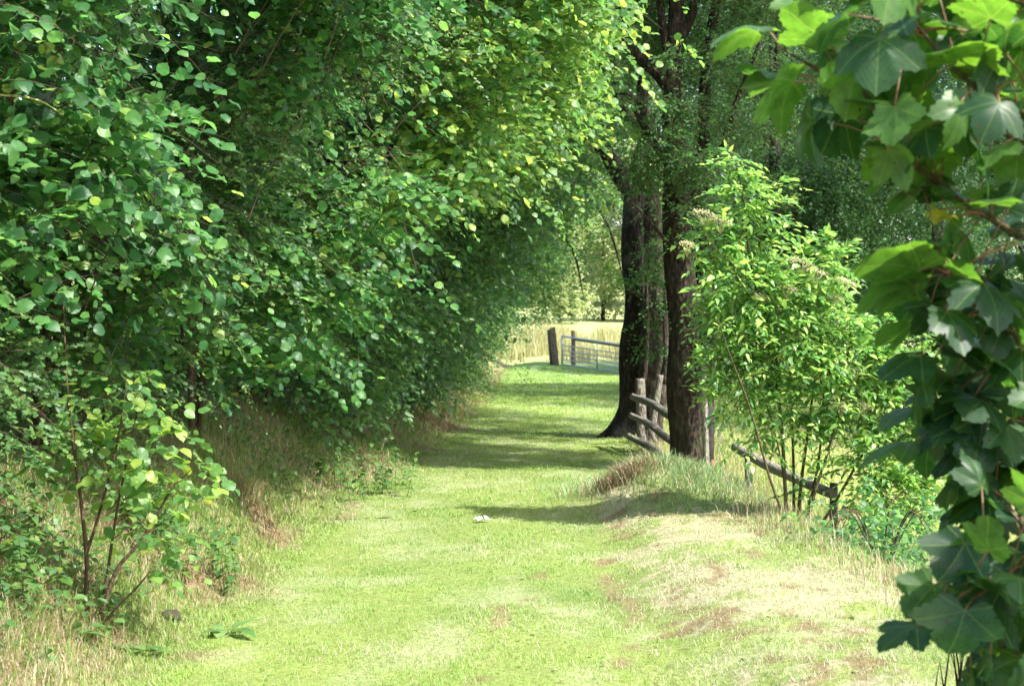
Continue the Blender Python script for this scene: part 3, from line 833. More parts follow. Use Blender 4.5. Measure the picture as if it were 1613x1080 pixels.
# ---- old tree A by the fence
A_ = thing('old_tree', 'old dark trunk with flared mossy foot beside the shaded lane', 'tree', (1.64, 21, .05))
YA = 21.0
def pts(lst, Y):
    return [at(a, b, Y + (c[0] if c else 0)) for a, b, *c in lst]
tr = tube(pts([(996, 712), (997, 690), (1001, 640), (999, 560), (1003, 460), (997, 370), (1002, 290)], YA), [.42, .33, .21, .175, .165, .165, .16], 16, .22, 3, 40)
fl = tube(pts([(940, 690, -.1), (968, 674), (988, 640), (996, 590)], YA), [.02, .09, .12, .08], 10, .2, 5, 14)
V, f = merge([tr, fl])
link('trunk', raw_mesh('trunk', V, f, M['bark_dark']), A_)
for lst, rd in (([(1000, 300), (985, 285), (958, 245), (938, 215), (925, 170), (880, 60), (860, -90)], [.15, .13, .11, .10, .08, .05, .03]),
                ([(1002, 300), (1010, 250), (1022, 205), (1012, 150), (1020, 60), (1040, -120)], [.15, .12, .10, .08, .06, .04]),
                ([(1018, 215), (1000, 190), (978, 172), (972, 120), (965, 20), (950, -120)], [.09, .075, .065, .06, .05, .03]),
                ([(940, 218), (900, 200, -.5), (860, 190, -1), (790, 210, -1.8)], [.05, .035, .025, .01]),
                ([(1010, 160), (950, 135, -.6), (905, 170, -1.2), (880, 200, -1.5)], [.045, .03, .02, .01])):
    tube_obj('limb', pts(lst, YA), rd, M['bark_dark'], A_, 9, .25, 6, 22)
rng = np.random.default_rng(31)
cs, rs = [], []
for _ in range(16):
    q = np.array([rng.uniform(2.4, 6.5), rng.uniform(18.5, 23.5), rng.uniform(6.4, 10)])
    cs.append(q); rs.append(rng.uniform(.9, 1.3))
for px, py, dy, r in ((900, 110, 0, .75), (950, 60, .5, .8), (880, -60, .3, 1.0), (1000, -120, 0, 1.2), (960, 190, -.7, .55), (890, 230, -.6, .5), (1020, 130, .5, .7), (930, 300, .6, .45), (1010, 330, .4, .35),
                      (1040, 30, 1.0, .9), (1100, -150, .8, 1.3), (850, -200, 0, 1.2), (1010, -300, 0, 1.5), (1160, -40, 1.5, 1.0), (955, 380, .9, .35), (1025, 250, -.4, .4), (1035, 400, -.7, .26), (1042, 480, -.6, .24), (1030, 330, -.7, .28), (1046, 550, -.6, .18)):
    cs.append(at(px, py, YA + dy)); rs.append(r)
lv, sp = crown_leaves(cs, rs, 8500, rng, T_HAW, .055, jit=.55, nl=10, sl=.38, thr=.62)
leaves_obj('crown', T_HAW, *lv, M['maple'], rng, A_)
Vt, ft = twigs(*sp, np.full(len(sp[0]), .3), .003)
link('twigs', raw_mesh('twigs', Vt, ft, M['twig']), A_)['kind'] = 'stuff'

# ---- dead trunk beside it
Dd = thing('dead_tree', 'broken grey dead trunk with flaking bark between the two dark trunks', 'dead tree', tuple(at(1036, 690, 20.4)))
V, f = tube(pts([(1026, 712), (1030, 660), (1032, 590), (1036, 500), (1034, 420), (1030, 340), (1028, 285)], 20.6), [.12, .11, .19, .19, .17, .13, .04], 15, .45, 8, 34)
link('trunk', raw_mesh('trunk', V, f, M['bark_dead']), Dd)
tube_obj('snag', pts([(1024, 440, -.15), (1012, 425, -.3), (1016, 418, -.35), (1034, 415, -.4), (1041, 402, -.4)], 20.5), [.03, .022, .02, .02, .012], M['bark_dead'], Dd, 6, .2, 2, 12)
tube_obj('strip', pts([(1014, 610, -.2), (1018, 560, -.2), (1020, 500, -.18), (1018, 420, -.18)], 20.5), [.03, .035, .03, .01], M['bark_dead'], Dd, 6, .4, 2, 12)
tube_obj('strip', pts([(1044, 605, -.2), (1050, 560, -.2), (1048, 500, -.18), (1050, 380, -.1)], 20.5), [.05, .045, .04, .015], M['bark_dead'], Dd, 6, .4, 4, 12)

# ---- twin tree B
YB = 16.2
B_ = thing('twin_tree', 'rugged twin stemmed tree in front of the post and rail fence', 'tree', tuple(at(1088, 748, YB)))
s1 = tube(pts([(1086, 775), (1085, 745), (1084, 690), (1077, 610), (1080, 520), (1069, 400), (1066, 290), (1058, 180), (1061, 90), (1066, 0), (1072, -180)], YB), [.24, .205, .175, .165, .165, .15, .125, .10, .085, .075, .05], 16, .22, 9, 60)
link('trunk', raw_mesh('trunk', *s1, M['bark_ridge_shaded']), B_)
s2 = tube(pts([(1096, 770, .05), (1100, 735, .05), (1104, 670, .1), (1107, 590, .18), (1112, 500, .25), (1108, 400, .3), (1100, 310, .3), (1108, 220, .3), (1112, 120, .3), (1128, 0, .3), (1150, -150, .3)], YB), [.18, .16, .14, .12, .11, .095, .085, .075, .06, .05, .03], 13, .25, 10, 50)
link('trunk', raw_mesh('trunk', *s2, M['bark_ridge_shaded']), B_)
for lst, rd in (([(1062, 150), (1035, 112), (1005, 85), (985, 60), (977, 20), (980, -80)], [.08, .085, .08, .06, .05, .04]),
                ([(1064, 270, .1), (1040, 240, .1), (1018, 205, .1), (1000, 175, .1)], [.05, .04, .035, .02]),
                ([(1070, 60), (1090, 20), (1110, -60)], [.06, .05, .04]),
                ([(1062, 130), (1047, 60), (1040, 0), (1035, -100)], [.05, .045, .04, .03]),
                ([(1108, 300, .3), (1135, 240, .2), (1160, 160, 0), (1200, 60, -.2)], [.05, .04, .03, .015]),
                ([(1078, 420, -.1), (1050, 380, -.3), (1020, 345, -.5), (985, 310, -.6)], [.025, .02, .014, .006]),
                ([(1080, 380, -.1), (1120, 420, -.5), (1170, 440, -.8)], [.03, .02, .008])):
    tube_obj('limb', pts(lst, YB), rd, M['bark_ridge_shaded'], B_, 8, .22, 12, 18)
rng = np.random.default_rng(32)
cs, rs = [], []
for _ in range(17):
    q = np.array([rng.uniform(2.6, 6.2), rng.uniform(13.2, 17.5), rng.uniform(5.6, 8.8)])
    if q[1] + .45 * q[2] > 17.2: cs.append(q); rs.append(rng.uniform(.7, 1.1))
for px, py, dy, r in ((1060, 225, -.5, .34), (1085, 330, -.6, .22), (1065, 380, -.5, .16), (1100, 250, -.6, .28), (1030, 270, -.3, .3), (1070, 170, -.6, .2), (1078, 290, -.4, .24), (1040, 160, -.4, .22), (1100, 170, -.4, .28), (1055, 90, -.5, .16), (1120, 140, .7, .5), (1010, 165, .4, .4), (1160, 90, -.3, .55), (1190, 190, -.2, .5), (1130, 260, -.5, .4), (1040, 300, .4, .32), (1105, 370, -.3, .24),
                      (1010, 260, -.3, .3), (1050, 440, -.3, .22), (1120, 500, -.2, .28), (1040, 540, .3, .26), (1040, 490, .3, .34), (1045, 360, .3, .34), (1125, 560, -.3, .25), (1020, 440, 1.0, .3), (1160, 480, .3, .35), (1140, 330, .2, .4), (1130, 540, .3, .25), (1140, 600, .5, .26), (1150, 660, .6, .2), (1135, 480, .5, .3), (1140, 420, -.3, .38), (1150, 540, -.1, .28), (1035, 400, .6, .25),
                      (1000, 60, .7, .5), (1110, 20, .7, .6), (1200, -20, 0, .7), (1060, -120, 0, .9), (1180, -150, 0, .9), (960, -60, 0, .7), (1100, -260, 0, 1.1), (1240, 120, .6, .6), (1200, 300, .8, .5),
                      (1090, 80, .9, .4), (1130, 200, .4, .45), (1170, 360, .7, .4), (1030, -20, .6, .5), (1275, 10, .5, .7), (1120, 470, .6, .3)):
    cs.append(at(px, py, YB + dy)); rs.append(r)
lv, sp = crown_leaves(cs, rs, 15000, rng, T_HAW, .044, jit=.55, nl=11, sl=.34, thr=.66, droopy=.22, squash=.6)
leaves_obj('crown', T_HAW, *lv, M['maple'], rng, B_)
Vt, ft = twigs(*sp, np.full(len(sp[0]), .45), .0024)
link('twigs', raw_mesh('twigs', Vt, ft, M['twig']), B_)['kind'] = 'stuff'

# ------------------------------------------------------------------ hawthorns of the dark thicket right
def round_tree(name, label, cat, base, blobs, n, size, mt, seed, tpl=T_DIA, group=None, nl=9, sl=.5, trunk_r=.12, thr=.55, bark='bark_dark'):
    rng = np.random.default_rng(seed)
    base = np.array(base, float); base[2] = float(H(base[0], base[1]))
    root = thing(name, label, cat, base, group)
    blobs = np.array(blobs, float)
    cs = base + blobs[:, :3]
    lv, sp = crown_leaves(cs, blobs[:, 3], n, rng, tpl, size, jit=.6, nl=nl, sl=sl, thr=thr, squash=.85)
    leaves_obj('crown', tpl, *lv, M[mt], rng, root)
    top = cs[np.argmax(cs[:, 2])]
    tube_obj('trunk', [base - [0, 0, .1], base + [.05, 0, (top[2] - base[2]) * .4], (base + top) / 2 + [0, 0, .2], top], [trunk_r * 1.3, trunk_r, trunk_r * .7, trunk_r * .15], M[bark], root, 10, .25, seed, 20)
    for i in range(min(4, len(cs))):
        st = base + [0, 0, (cs[i][2] - base[2]) * .35]
        tube_obj('limb', [st, (st + cs[i]) / 2 + [0, 0, .15], cs[i]], [trunk_r * .5, trunk_r * .35, trunk_r * .12], M[bark], root, 7, .2, seed + i, 10)
    return root

def blobset(seed, n, rx, ry, z0, z1, r0, r1):
    r = np.random.default_rng(seed)
    z = r.uniform(z0, z1, n); k = np.sqrt(np.clip(1 - ((z - (z0 + z1) / 2) / ((z1 - z0) / 2 + .4)) ** 2, .1, 1))
    a = r.uniform(0, 6.28, n); q = np.sqrt(r.random(n)) * k
    return np.c_[np.cos(a) * rx * q, np.sin(a) * ry * q, z, r.uniform(r0, r1, n)]

GT = 'thorn trees of the dark thicket'
def bs(seed, n, rx, ry, z0, z1, r0, r1):
    return blobset(seed, n, rx, ry, z0, z1, r0, r1) * np.array([1.4, 1.4, 1.4, 1.35])
round_tree('thorn_tree', 'dark thorn tree just behind the twin stemmed tree', 'thorn tree', (5.2, 31.5, 0), bs(1, 24, 1.6, 1.3, .75, 6.5, .6, 1.0), 4600, .075, 'thorn', 41, T_HAW, GT)
round_tree('thorn_tree', 'dark thorn tree above the elder and behind its tall shoots', 'thorn tree', (6.6, 33, 0), bs(2, 26, 1.6, 1.4, .8, 6.8, .6, 1.0), 5000, .075, 'thorn', 42, T_HAW, GT)
round_tree('thorn_tree', 'thorn tree showing between the elder and the sycamore leaves', 'thorn tree', (8.9, 33, 0), bs(3, 26, 1.6, 1.4, .8, 7.0, .6, 1.0), 5000, .075, 'thorn', 43, T_HAW, GT)
round_tree('thorn_tree', 'thorn tree farthest right, mostly behind sycamore leaves', 'thorn tree', (11.4, 34, 0), bs(4, 24, 1.6, 1.4, .8, 7.0, .6, 1.0), 3800, .08, 'thorn', 44, T_HAW, GT)
round_tree('shade_tree', 'tall tree whose crown shows behind the sycamore leaves at upper right', 'tree', (10.6, 26.0, 0), np.vstack([blobset(7, 34, 3.2, 2.6, 5.0, 13, 1.2, 1.8), blobset(8, 9, 2.2, 1.5, 4.2, 7.0, .9, 1.2) - [2.2, 0, 0, 0]]), 6000, .09, 'thorn', 47, T_OVAL, None, trunk_r=.2)  # tall tree added off to the right to shade the thorn thicket

# ------------------------------------------------------------------ distant trees
GW = 'trees of the wood beyond the field'
far = [('tall wood tree beyond the thicket, straight behind the twin trunks', 8.2, 44, 13), ('tall wood tree showing over the thorn tree beside the elder', 10.5, 46, 14), ('tall wood tree behind the sycamore leaves', 16.0, 48, 14), ('tall wood tree filling the upper right between sycamore boughs', 13.2, 50, 16),
       ('far wood tree behind the pale bushes and rushes', 4.0, 118, 24), ('far wood tree right of the field gap', 14.0, 112, 24), ('far wood tree hidden by the old trunk', 24.0, 116, 24), ('far wood tree left of the field gap behind the hedge', -7.0, 114, 25), ('far wood tree seen past the farthest maple', -17.0, 112, 24)]
protos = {}
for i, (lab, x, y, hgt) in enumerate(far):
    z = float(H(x, y))
    if hgt < 20:
        round_tree('wood_tree', lab, 'tree', (x, y, 0), blobset(50 + i, 26, 3.2, 2.6, 1.5, hgt - 1, 1.2, 2.0), 3800, .17, 'wood', 60 + i, T_DIA, GW, nl=8, sl=1.0, trunk_r=.25)
    else:
        round_tree('wood_tree', lab, 'tree', (x, y, 0), blobset(50 + i, 34, 6.5, 4.5, 1.5, hgt - 2, 2.0, 3.2), 3600, .42, 'wood', 60 + i, T_DIA, GW, nl=8, sl=2.0, trunk_r=.4)
GP = 'pale bushes at the top of the field'
for i, (lab, x, y, sc) in enumerate((('pale sunlit bush above the left end of gate', 2.6, 86, 1.0), ('pale sunlit bush above the middle of gate', 5.2, 90, 1.15), ('pale sunlit bush partly hidden by the old trunk', 8.2, 88, 1.0))):
    round_tree('field_bush', lab, 'bush', (x, y, 0), blobset(80 + i, 26, 2.2 * sc, 1.4, .6, 9.0 * sc, .8, 1.4), 2600, .2, 'pale', 90 + i, T_DIA, GP, nl=7, sl=.7, trunk_r=.1, thr=.4)

# ------------------------------------------------------------------ hanging branches in front of the field gap (field maple by the gate)
rng = np.random.default_rng(77)
hm = thing('lane_ash', 'light green tree whose loose branches hang before the bright field', 'tree', (-1.2, 33.5, float(H(-1.2, 33.5))))
tube_obj('trunk', [(-1.2, 33.5, float(H(-1.2, 33.5)) - .1), (-1.0, 33.5, 2), (-.6, 33.4, 4.2), (.2, 33.2, 6.5)], [.2, .16, .13, .05], M['bark_dark'], hm, 10, .2, 1, 16)
for lst in ([(800, 330), (850, 340), (900, 390), (920, 470)], [(820, 260), (900, 280), (955, 350), (985, 450)], [(790, 380), (820, 400), (850, 440), (862, 500)], [(830, 220), (930, 250), (975, 300), (1000, 380)]):
    tube_obj('limb', pts(lst, 33.2), [.06, .045, .03, .008], M['bark_dark'], hm, 7, .2, 1, 14)
cs, rs = [], []
for px, py, dy, r in ((845, 340, 0, .6), (890, 285, .4, .6), (945, 300, -.3, .45), (868, 395, 0, .34), (848, 430, 0, .34), (955, 370, 0, .24), (978, 440, .2, .2), (855, 480, .2, .24), (870, 220, 0, .9), (950, 235, .5, .7), (900, 120, 0, 1.2), (825, 470, 0, .26), (840, 500, .1, .16), (915, 350, .2, .28), (862, 460, 0, .3), (885, 425, .1, .24), (905, 470, 0, .16), (960, 420, .1, .2), (930, 385, 0, .2)):
    cs.append(at(px, py, 33 + dy)); rs.append(r)
lv, sp = crown_leaves(cs, rs, 1500, rng, T_DIA, .08, jit=.6, nl=9, sl=.45, thr=.62, droopy=.6)
leaves_obj('crown', T_DIA, *lv, M['hazel_light'], rng, hm)

# ------------------------------------------------------------------ young hazel sapling on the left bank
Ys = 7.5
sp_ = thing('hazel_sapling', 'thin young sapling with brown stems standing alone on the left bank', 'sapling', tuple(at(150, 990, Ys)))
gz = float(H(*at(150, 990, Ys)[:2]))
stems = ([(140, 1000), (137, 940), (137, 880), (128, 790), (116, 700), (105, 600), (100, 480)], [.014, .012, .011, .009, .007, .006, .003]), \
        ([(137, 870), (150, 830), (170, 760), (186, 690), (200, 600)], [.008, .007, .006, .005, .002]), \
        ([(150, 1000), (165, 950), (185, 895), (215, 860), (245, 815), (270, 770), (300, 740)], [.012, .011, .010, .008, .007, .005, .002]), \
        ([(150, 1000, -.05), (180, 960, -.1), (215, 925, -.15), (240, 895, -.2)], [.008, .006, .005, .002]), \
        ([(155, 995, .05), (170, 900, .1), (185, 800, .1), (205, 700, .1), (225, 610, .1)], [.009, .008, .006, .004, .002])
for k, (lst, rd) in enumerate(stems):
    p = np.array(pts(lst, Ys))
    if k in (0, 2, 3, 4): p[0, 2] = float(H(p[0, 0], p[0, 1])) - .03
    tube_obj('stem', p, rd, M['stem'], sp_, 7, .15, 3, 24)
rng = np.random.default_rng(78)
P, D = [], []
for px, py, r in ((120, 690, 45), (170, 690, 50), (225, 690, 60), (270, 730, 45), (200, 780, 50), (155, 740, 40), (240, 800, 40), (290, 790, 25), (200, 640, 60), (130, 640, 45), (265, 670, 45), (270, 850, 22), (215, 850, 22), (190, 600, 55), (290, 720, 35), (225, 900, 12)):
    for q in range(int(r / 4.5)):
        a = rng.uniform(0, 6.28); rr = r * math.sqrt(rng.random())
        P.append(at(px + math.cos(a) * rr, py + math.sin(a) * rr, Ys + rng.uniform(-.25, .25))); D.append((math.cos(a), rng.normal(0, .4), -.2 - .5 * math.sin(a) * .5))
P = np.array(P); D = unit(np.array(D)); L = rng.uniform(.08, .2, len(P))
lv = spray_leaves(P, D, L, 4, .066, rng, .3, .9, (.2, -.3, .2), .5)
leaves_obj('foliage', T_HAZ_F, *lv, M['hazel_light'], rng, sp_)
Vt, ft = twigs(P, D, L, np.full(len(P), .3), .0018)
link('twigs', raw_mesh('twigs', Vt, ft, M['twig']), sp_)['kind'] = 'stuff'

# bramble shoot arching out of the hedge, top left
br = thing('bramble_shoot', 'yellowish bramble shoot with young leaves jutting from the hedge at upper left', 'bramble', tuple(at(-60, 140, 6.2)))
tube_obj('stem', pts([(-90, 135), (-20, 148), (30, 152), (65, 160), (92, 176)], 6.2), [.007, .006, .005, .004, .002], plain_mat('bramble_green', (.30, .34, .10), (.40, .34, .12), .5), br, 7, 0, 0, 16)
P = np.array(pts([(60, 80), (75, 92), (40, 78), (15, 120), (10, 132), (92, 172), (85, 165)], 6.2)); D = np.array([(1, 0, .3), (1, 0, -.5), (-.6, 0, .5), (.6, 0, .5), (.3, -.5, -.6), (.8, 0, -.8), (.6, 0, .7)])
leaves_obj('leaves', T_HAZEL, P, D, np.array([(.2, -.9, .5)] * 7), np.array([.07, .075, .06, .05, .05, .03, .03]), M['hazel_light'], np.random.default_rng(4), br, rnd=np.array([.93, .95, .9, .92, .97, .9, .9]))

# dock plants and clods on the bank
for i, (px, py, Y, lab) in enumerate(((120, 1010, 7.2, 'broad pale dock leaves at the foot of the sapling'), (225, 985, 7.4, 'pale dock with one long upturned leaf right of the sapling'), (20, 960, 7.2, 'dock plant at the left edge of the bank'), (350, 940, 8.0, 'small dock plant where the bank meets the mown lane'))):
    rng = np.random.default_rng(200 + i)
    p = at(px, py, Y); p[2] = float(H(p[0], p[1]))
    d = thing('dock_plant', lab, 'dock plant', p, 'dock plants on the left bank')
    n = 7; a = rng.uniform(0, 6.28, n)
    D = np.stack([np.cos(a), np.sin(a), rng.uniform(.2, .9, n)], -1)
    leaves_obj('leaves', [tpl_lance(.24, .5, .2), tpl_lance(.28, .7, .1)], np.repeat(p[None], n, 0) + rng.normal(0, .02, (n, 3)) * [1, 1, 0] + [0, 0, .02], D, np.stack([-np.cos(a) * .5, -np.sin(a) * .5, np.ones(n)], -1), rng.uniform(.10, .19, n), M['dock'], rng, d)

rng = np.random.default_rng(300)
for k, (cx, cy, lab, nst, hh) in enumerate(((-2.3, 7.15, 'bluish green nettle clump at the left edge under the hawthorn', 34, .42), (-1.95, 9.3, 'nettle clump at the hedge foot behind the sapling', 26, .34), (-1.45, 14.2, 'nettle clump in the dark gap at the hedge foot', 26, .4))):
    root = thing('nettle_clump', lab, 'nettles', (cx, cy, float(H(cx, cy))), 'nettle clumps on the left bank')
    bx_ = cx + rng.normal(0, .22, nst); by_ = cy + rng.normal(0, .25, nst); bz_ = H(bx_, by_)
    hs = hh * rng.uniform(.6, 1.2, nst); tl = rng.normal(0, .16, (nst, 2)); B0 = np.stack([bx_, by_, bz_ - .02], -1); Dn = unit(np.c_[tl, np.ones(nst)])
    Vt, ft = twigs(B0, Dn, hs, np.zeros(nst), .003)
    link('stems', raw_mesh('stems', Vt, ft, M['stem_green']), root)['kind'] = 'stuff'
    tt = np.linspace(.25, 1, 7); PP = (B0[:, None] + Dn[:, None] * (hs[:, None] * tt)[..., None])
    PP = np.repeat(PP.reshape(-1, 3), 2, 0); aa = rng.uniform(0, 6.28, len(PP)); aa[1::2] = aa[::2] + np.pi
    leaves_obj('leaves', T_OVAL, PP, np.stack([np.cos(aa), np.sin(aa), np.full(len(aa), -.15)], -1), np.array([0, 0, 1.]) + rng.normal(0, .25, (len(aa), 3)), rng.uniform(.04, .075, len(aa)), M['hawthorn'], rng, root)

# ------------------------------------------------------------------ elder bush right of the lane
YE = 11.9
eb = at(1270, 858, YE)
E_ = thing('elder_bush', 'bright green elder with faded flower heads beside the lane edge', 'elder', (eb[0], eb[1], float(H(eb[0], eb[1]))))
rng = np.random.default_rng(101)
est = [([(1240, 870), (1235, 740), (1228, 640), (1205, 520), (1180, 400), (1172, 320), (1160, 260)], .016),
       ([(1255, 870, .2), (1262, 760, .2), (1275, 660, .2), (1285, 560, .2), (1270, 470, .2)], .016),
       ([(1265, 870, -.1), (1285, 770, -.1), (1310, 690, -.1), (1330, 600, -.1), (1340, 520, -.1)], .014),
       ([(1275, 875), (1310, 800), (1350, 730), (1385, 670), (1400, 620)], .015),
       ([(1250, 870, .3), (1250, 740, .4), (1245, 600, .5), (1240, 480, .5), (1215, 400, .5)], .014),
       ([(1285, 875, -.2), (1340, 840, -.3), (1390, 800, -.4), (1430, 770, -.4)], .010),
       ([(1262, 870, .1), (1290, 720, .3), (1300, 560, .3), (1305, 440, .3), (1300, 375, .3)], .013),
       ([(1245, 870, -.1), (1215, 760, -.2), (1180, 640, -.3), (1150, 560, -.3), (1130, 500, -.3)], .012),
       ([(1230, 600), (1200, 480, -.1), (1150, 420, -.2), (1120, 380, -.2)], .008),
       ([(1245, 870, .1), (1225, 700, 0), (1190, 600, -.2), (1160, 620, -.2)], .007)]
for lst, r in est:
    p = np.array(pts(lst, YE))
    if lst[0][1] > 800: p[0, 2] = float(H(p[0, 0], p[0, 1])) - .04
    tube_obj('stem', p, np.linspace(1, .25, len(p)) * r, M['stem_green'], E_, 7, .15, 4, 26)
P, Dr = [], []
def eblob(px, py, r, n, dy=0.0, dz=.3):
    for _ in range(int(n * 1.75)):
        a = rng.uniform(0, 6.28); q = r * math.sqrt(rng.random())
        P.append(at(px + q * math.cos(a), py + q * math.sin(a), YE + dy + rng.uniform(-1, 1) * r / F * YE * .9))
        Dr.append(unit(np.array([math.cos(a), rng.normal(-.3, .6), dz - math.sin(a) * .6]) + rng.normal(0, .3, 3)))
for b in ((1165, 440, 55, 46), (1130, 380, 40, 24), (1185, 370, 40, 28), (1175, 310, 32, 18), (1160, 262, 20, 8), (1205, 330, 25, 10), (1215, 295, 14, 4), (1200, 460, 55, 44), (1250, 470, 55, 46), (1290, 520, 60, 60), (1340, 560, 55, 50), (1230, 560, 60, 56), (1170, 540, 45, 34),
          (1300, 620, 60, 44), (1360, 630, 50, 40), (1240, 640, 45, 26), (1170, 600, 40, 20), (1300, 385, 16, 6), (1315, 410, 28, 12), (1385, 580, 30, 20), (1400, 650, 35, 22), (1330, 690, 45, 14), (1390, 720, 45, 18), (1150, 490, 35, 20), (1290, 750, 45, 4), (1350, 790, 50, 9), (1410, 790, 45, 14), (1275, 430, 40, 26), (1120, 500, 20, 5), (1190, 680, 30, 8), (1430, 600, 35, 26), (1440, 680, 40, 26), (1450, 740, 40, 12), (1400, 560, 30, 16), (1370, 520, 30, 16), (1470, 640, 40, 16), (1420, 770, 45, 26), (1360, 750, 40, 16), (1460, 790, 40, 20), (1480, 700, 40, 16), (1440, 530, 28, 10), (1150, 620, 35, 16), (1140, 560, 30, 14)):
    eblob(*b)
P = np.array(P); D = unit(np.array(Dr)); m = len(P)
L = rng.uniform(.18, .34, m)
lp, ld, ln, lsz = spray_leaves(P - D * .08, D, L, 9, .08, rng, .4, .9, (.2, -.15, .5), .28, spread=1.0)
leaves_obj('foliage', T_LANCE, lp, ld, ln, lsz, M['elder'], rng, E_)
Vt, ft = twigs(P - D * .08, D, L, np.full(m, .35), .0022)
link('leaf_stalks', raw_mesh('leaf_stalks', Vt, ft, M['stem_green']), E_)['kind'] = 'stuff'
ico_v = np.array([(1, 0, 0), (-1, 0, 0), (0, 1, 0), (0, -1, 0), (0, 0, 1), (0, 0, -1)], float)
ico_f = np.array([(0, 2, 4), (2, 1, 4), (1, 3, 4), (3, 0, 4), (2, 0, 5), (1, 2, 5), (3, 1, 5), (0, 3, 5)])
for px, py, r in ((1110, 338, .10), (1135, 350, .09), (1082, 386, .06), (1262, 415, .12), (1285, 430, .1), (1330, 445, .09), (1240, 455, .08), (1315, 470, .07), (1345, 585, .09), (1360, 640, .08), (1200, 470, .07), (1325, 640, .06)):
    c = at(px, py, YE - .16)
    r = r * .95
    n = 230
    a = rng.uniform(0, 6.28, n); q = np.sqrt(rng.random(n)) * r
    pc = c + np.stack([np.cos(a) * q, np.sin(a) * q, .25 * r * (1 - (q / r) ** 2) + rng.normal(0, .010, n) - np.cos(a) * q * .25], -1)
    s = rng.uniform(.003, .0065, n)
    V = (pc[:, None] + ico_v[None] * s[:, None, None]).reshape(-1, 3)
    f = (ico_f[None] + np.arange(n)[:, None, None] * 6).reshape(-1, 3)
    st = [tube([c + [0, 0, -.09], c + [math.cos(b) * r * .6, math.sin(b) * r * .6, 0]], [.0025, .0012], 4) for b in np.linspace(0, 6.28, 9)]
    V2, f2 = merge([(V, [f])] + st)
    link('flower_head', raw_mesh('flower_head', V2, f2, M['flower']), E_)

# bramble patch at the foot of the elder
rng = np.random.default_rng(103)
bp_ = at(1390, 880, 10.6)
bm = thing('bramble_patch', 'low dark brambles at the foot of the elder', 'bramble', (bp_[0], bp_[1], float(H(bp_[0], bp_[1]))))
P = []
for _ in range(300):
    q = at(rng.normal(1390, 55), rng.normal(850, 38), 10.7 + rng.uniform(-.6, .8)); q[2] = max(q[2], float(H(q[0], q[1])) + .04); P.append(q)
P = np.array(P); D = unit(rng.normal(0, 1, (len(P), 3)) * [1, 1, .5]); L = rng.uniform(.1, .25, len(P))
leaves_obj('foliage', T_OVAL, *spray_leaves(P, D, L, 6, .06, rng, .4, .9, (.1, -.3, .4), .5), M['hazel'], rng, bm)
for k in range(7):
    a = rng.uniform(0, 3.14)
    e = bp_ + [math.cos(a) * .5, -math.sin(a) * .35, .1]
    tube_obj('cane', [np.array(bm.location), np.array(bm.location) * .5 + e * .5 + [0, 0, .35], e], [.006, .005, .002], M['stem'], bm, 5, 0, 0, 12)

# ------------------------------------------------------------------ post and rail fence
FN = thing('rail_fence', 'weathered round log fence with three sloping rails beside the lane', 'fence', tuple(at(1000, 705, 19.4)))
rl = [((997, 624), (1096, 673)), ((994, 654), (1096, 716)), ((990, 687), (1096, 752))]
for k, (a, b) in enumerate(rl):
    p0, p1 = at(a[0], a[1], 19.3), at(b[0], b[1], 16.3)
    tube_obj('rail', [p0, p0 * .66 + p1 * .34 + [.01, 0, .018], p0 * .33 + p1 * .67 - [.01, 0, .012], p1], [.04, .045, .042, .044], M['log'], FN, 12, .28, k + 20, 30)
def post(name, a, b, Y, r, mat, parent, Y2=None, lump=.15, sides=9, seed=0):
    p0, p1 = at(*a, Y), at(*b, Y2 or Y)
    p0[2] = min(p0[2], float(H(p0[0], p0[1])) - .05)
    return tube_obj(name, [p0, p0 * .6 + p1 * .4, p0 * .2 + p1 * .8, p1], [r * 1.05, r, r * .98, r * .9], mat, parent, sides, lump, seed, 12)
post('post', (1012, 715), (1008, 596), 19.55, .062, M['post'], FN, lump=.4, seed=1)
q = post('post', (1022, 712), (1040, 590), 19.75, .045, M['post'], FN, lump=.3, seed=2)
q['label'] = 'thin post leaning to the right'
q = post('brace', (1046, 705), (1016, 660), 19.5, .03, M['post'], FN, lump=.3, seed=3)
q = post('post', (1114, 765), (1108, 578), 15.9, .034, M['log'], FN, lump=.12, seed=4)
q['label'] = 'thin grey stake beside the twin stemmed tree'
# wire netting hung on the stake
net = []
p0 = at(1116, 640, 15.85); p1 = at(1142, 640, 15.2)
for i in range(15):
    t = i / 14
    a = p0 + (p1 - p0) * t
    net.append(tube([a + [0, 0, .0], a + [.01 * math.sin(i), 0, -.62]], [.001, .001], 4))
for j in range(22):
    zz = -.62 * j / 21
    net.append(tube([p0 + [0, 0, zz], (p0 + p1) / 2 + [.01, -.02, zz + .01], p1 + [0, 0, zz]], [.001] * 3, 4))
V, f = merge(net)
link('wire_netting', raw_mesh('wire_netting', V, f, M['wire']), FN)

F2 = thing('low_rail', 'single low log rail running behind the elder stems', 'fence rail', tuple(at(1230, 790, 13)))
tube_obj('rail', [at(1158, 704, 14.8), at(1200, 728, 13.8), at(1250, 752, 12.9), at(1312, 778, 12.1)], [.042, .045, .042, .04], M['log'], F2, 12, .12, 7, 20)
for px, py, Y in ((1172, 715, 14.5), (1306, 772, 12.15)):
    p = at(px, py, Y)
    tube_obj('post', [[p[0] + .05, p[1] + .07, float(H(p[0], p[1])) - .1], [p[0] + .05, p[1] + .07, p[2] + .05]], [.034, .03], M['post'], F2, 9, .2, 3)

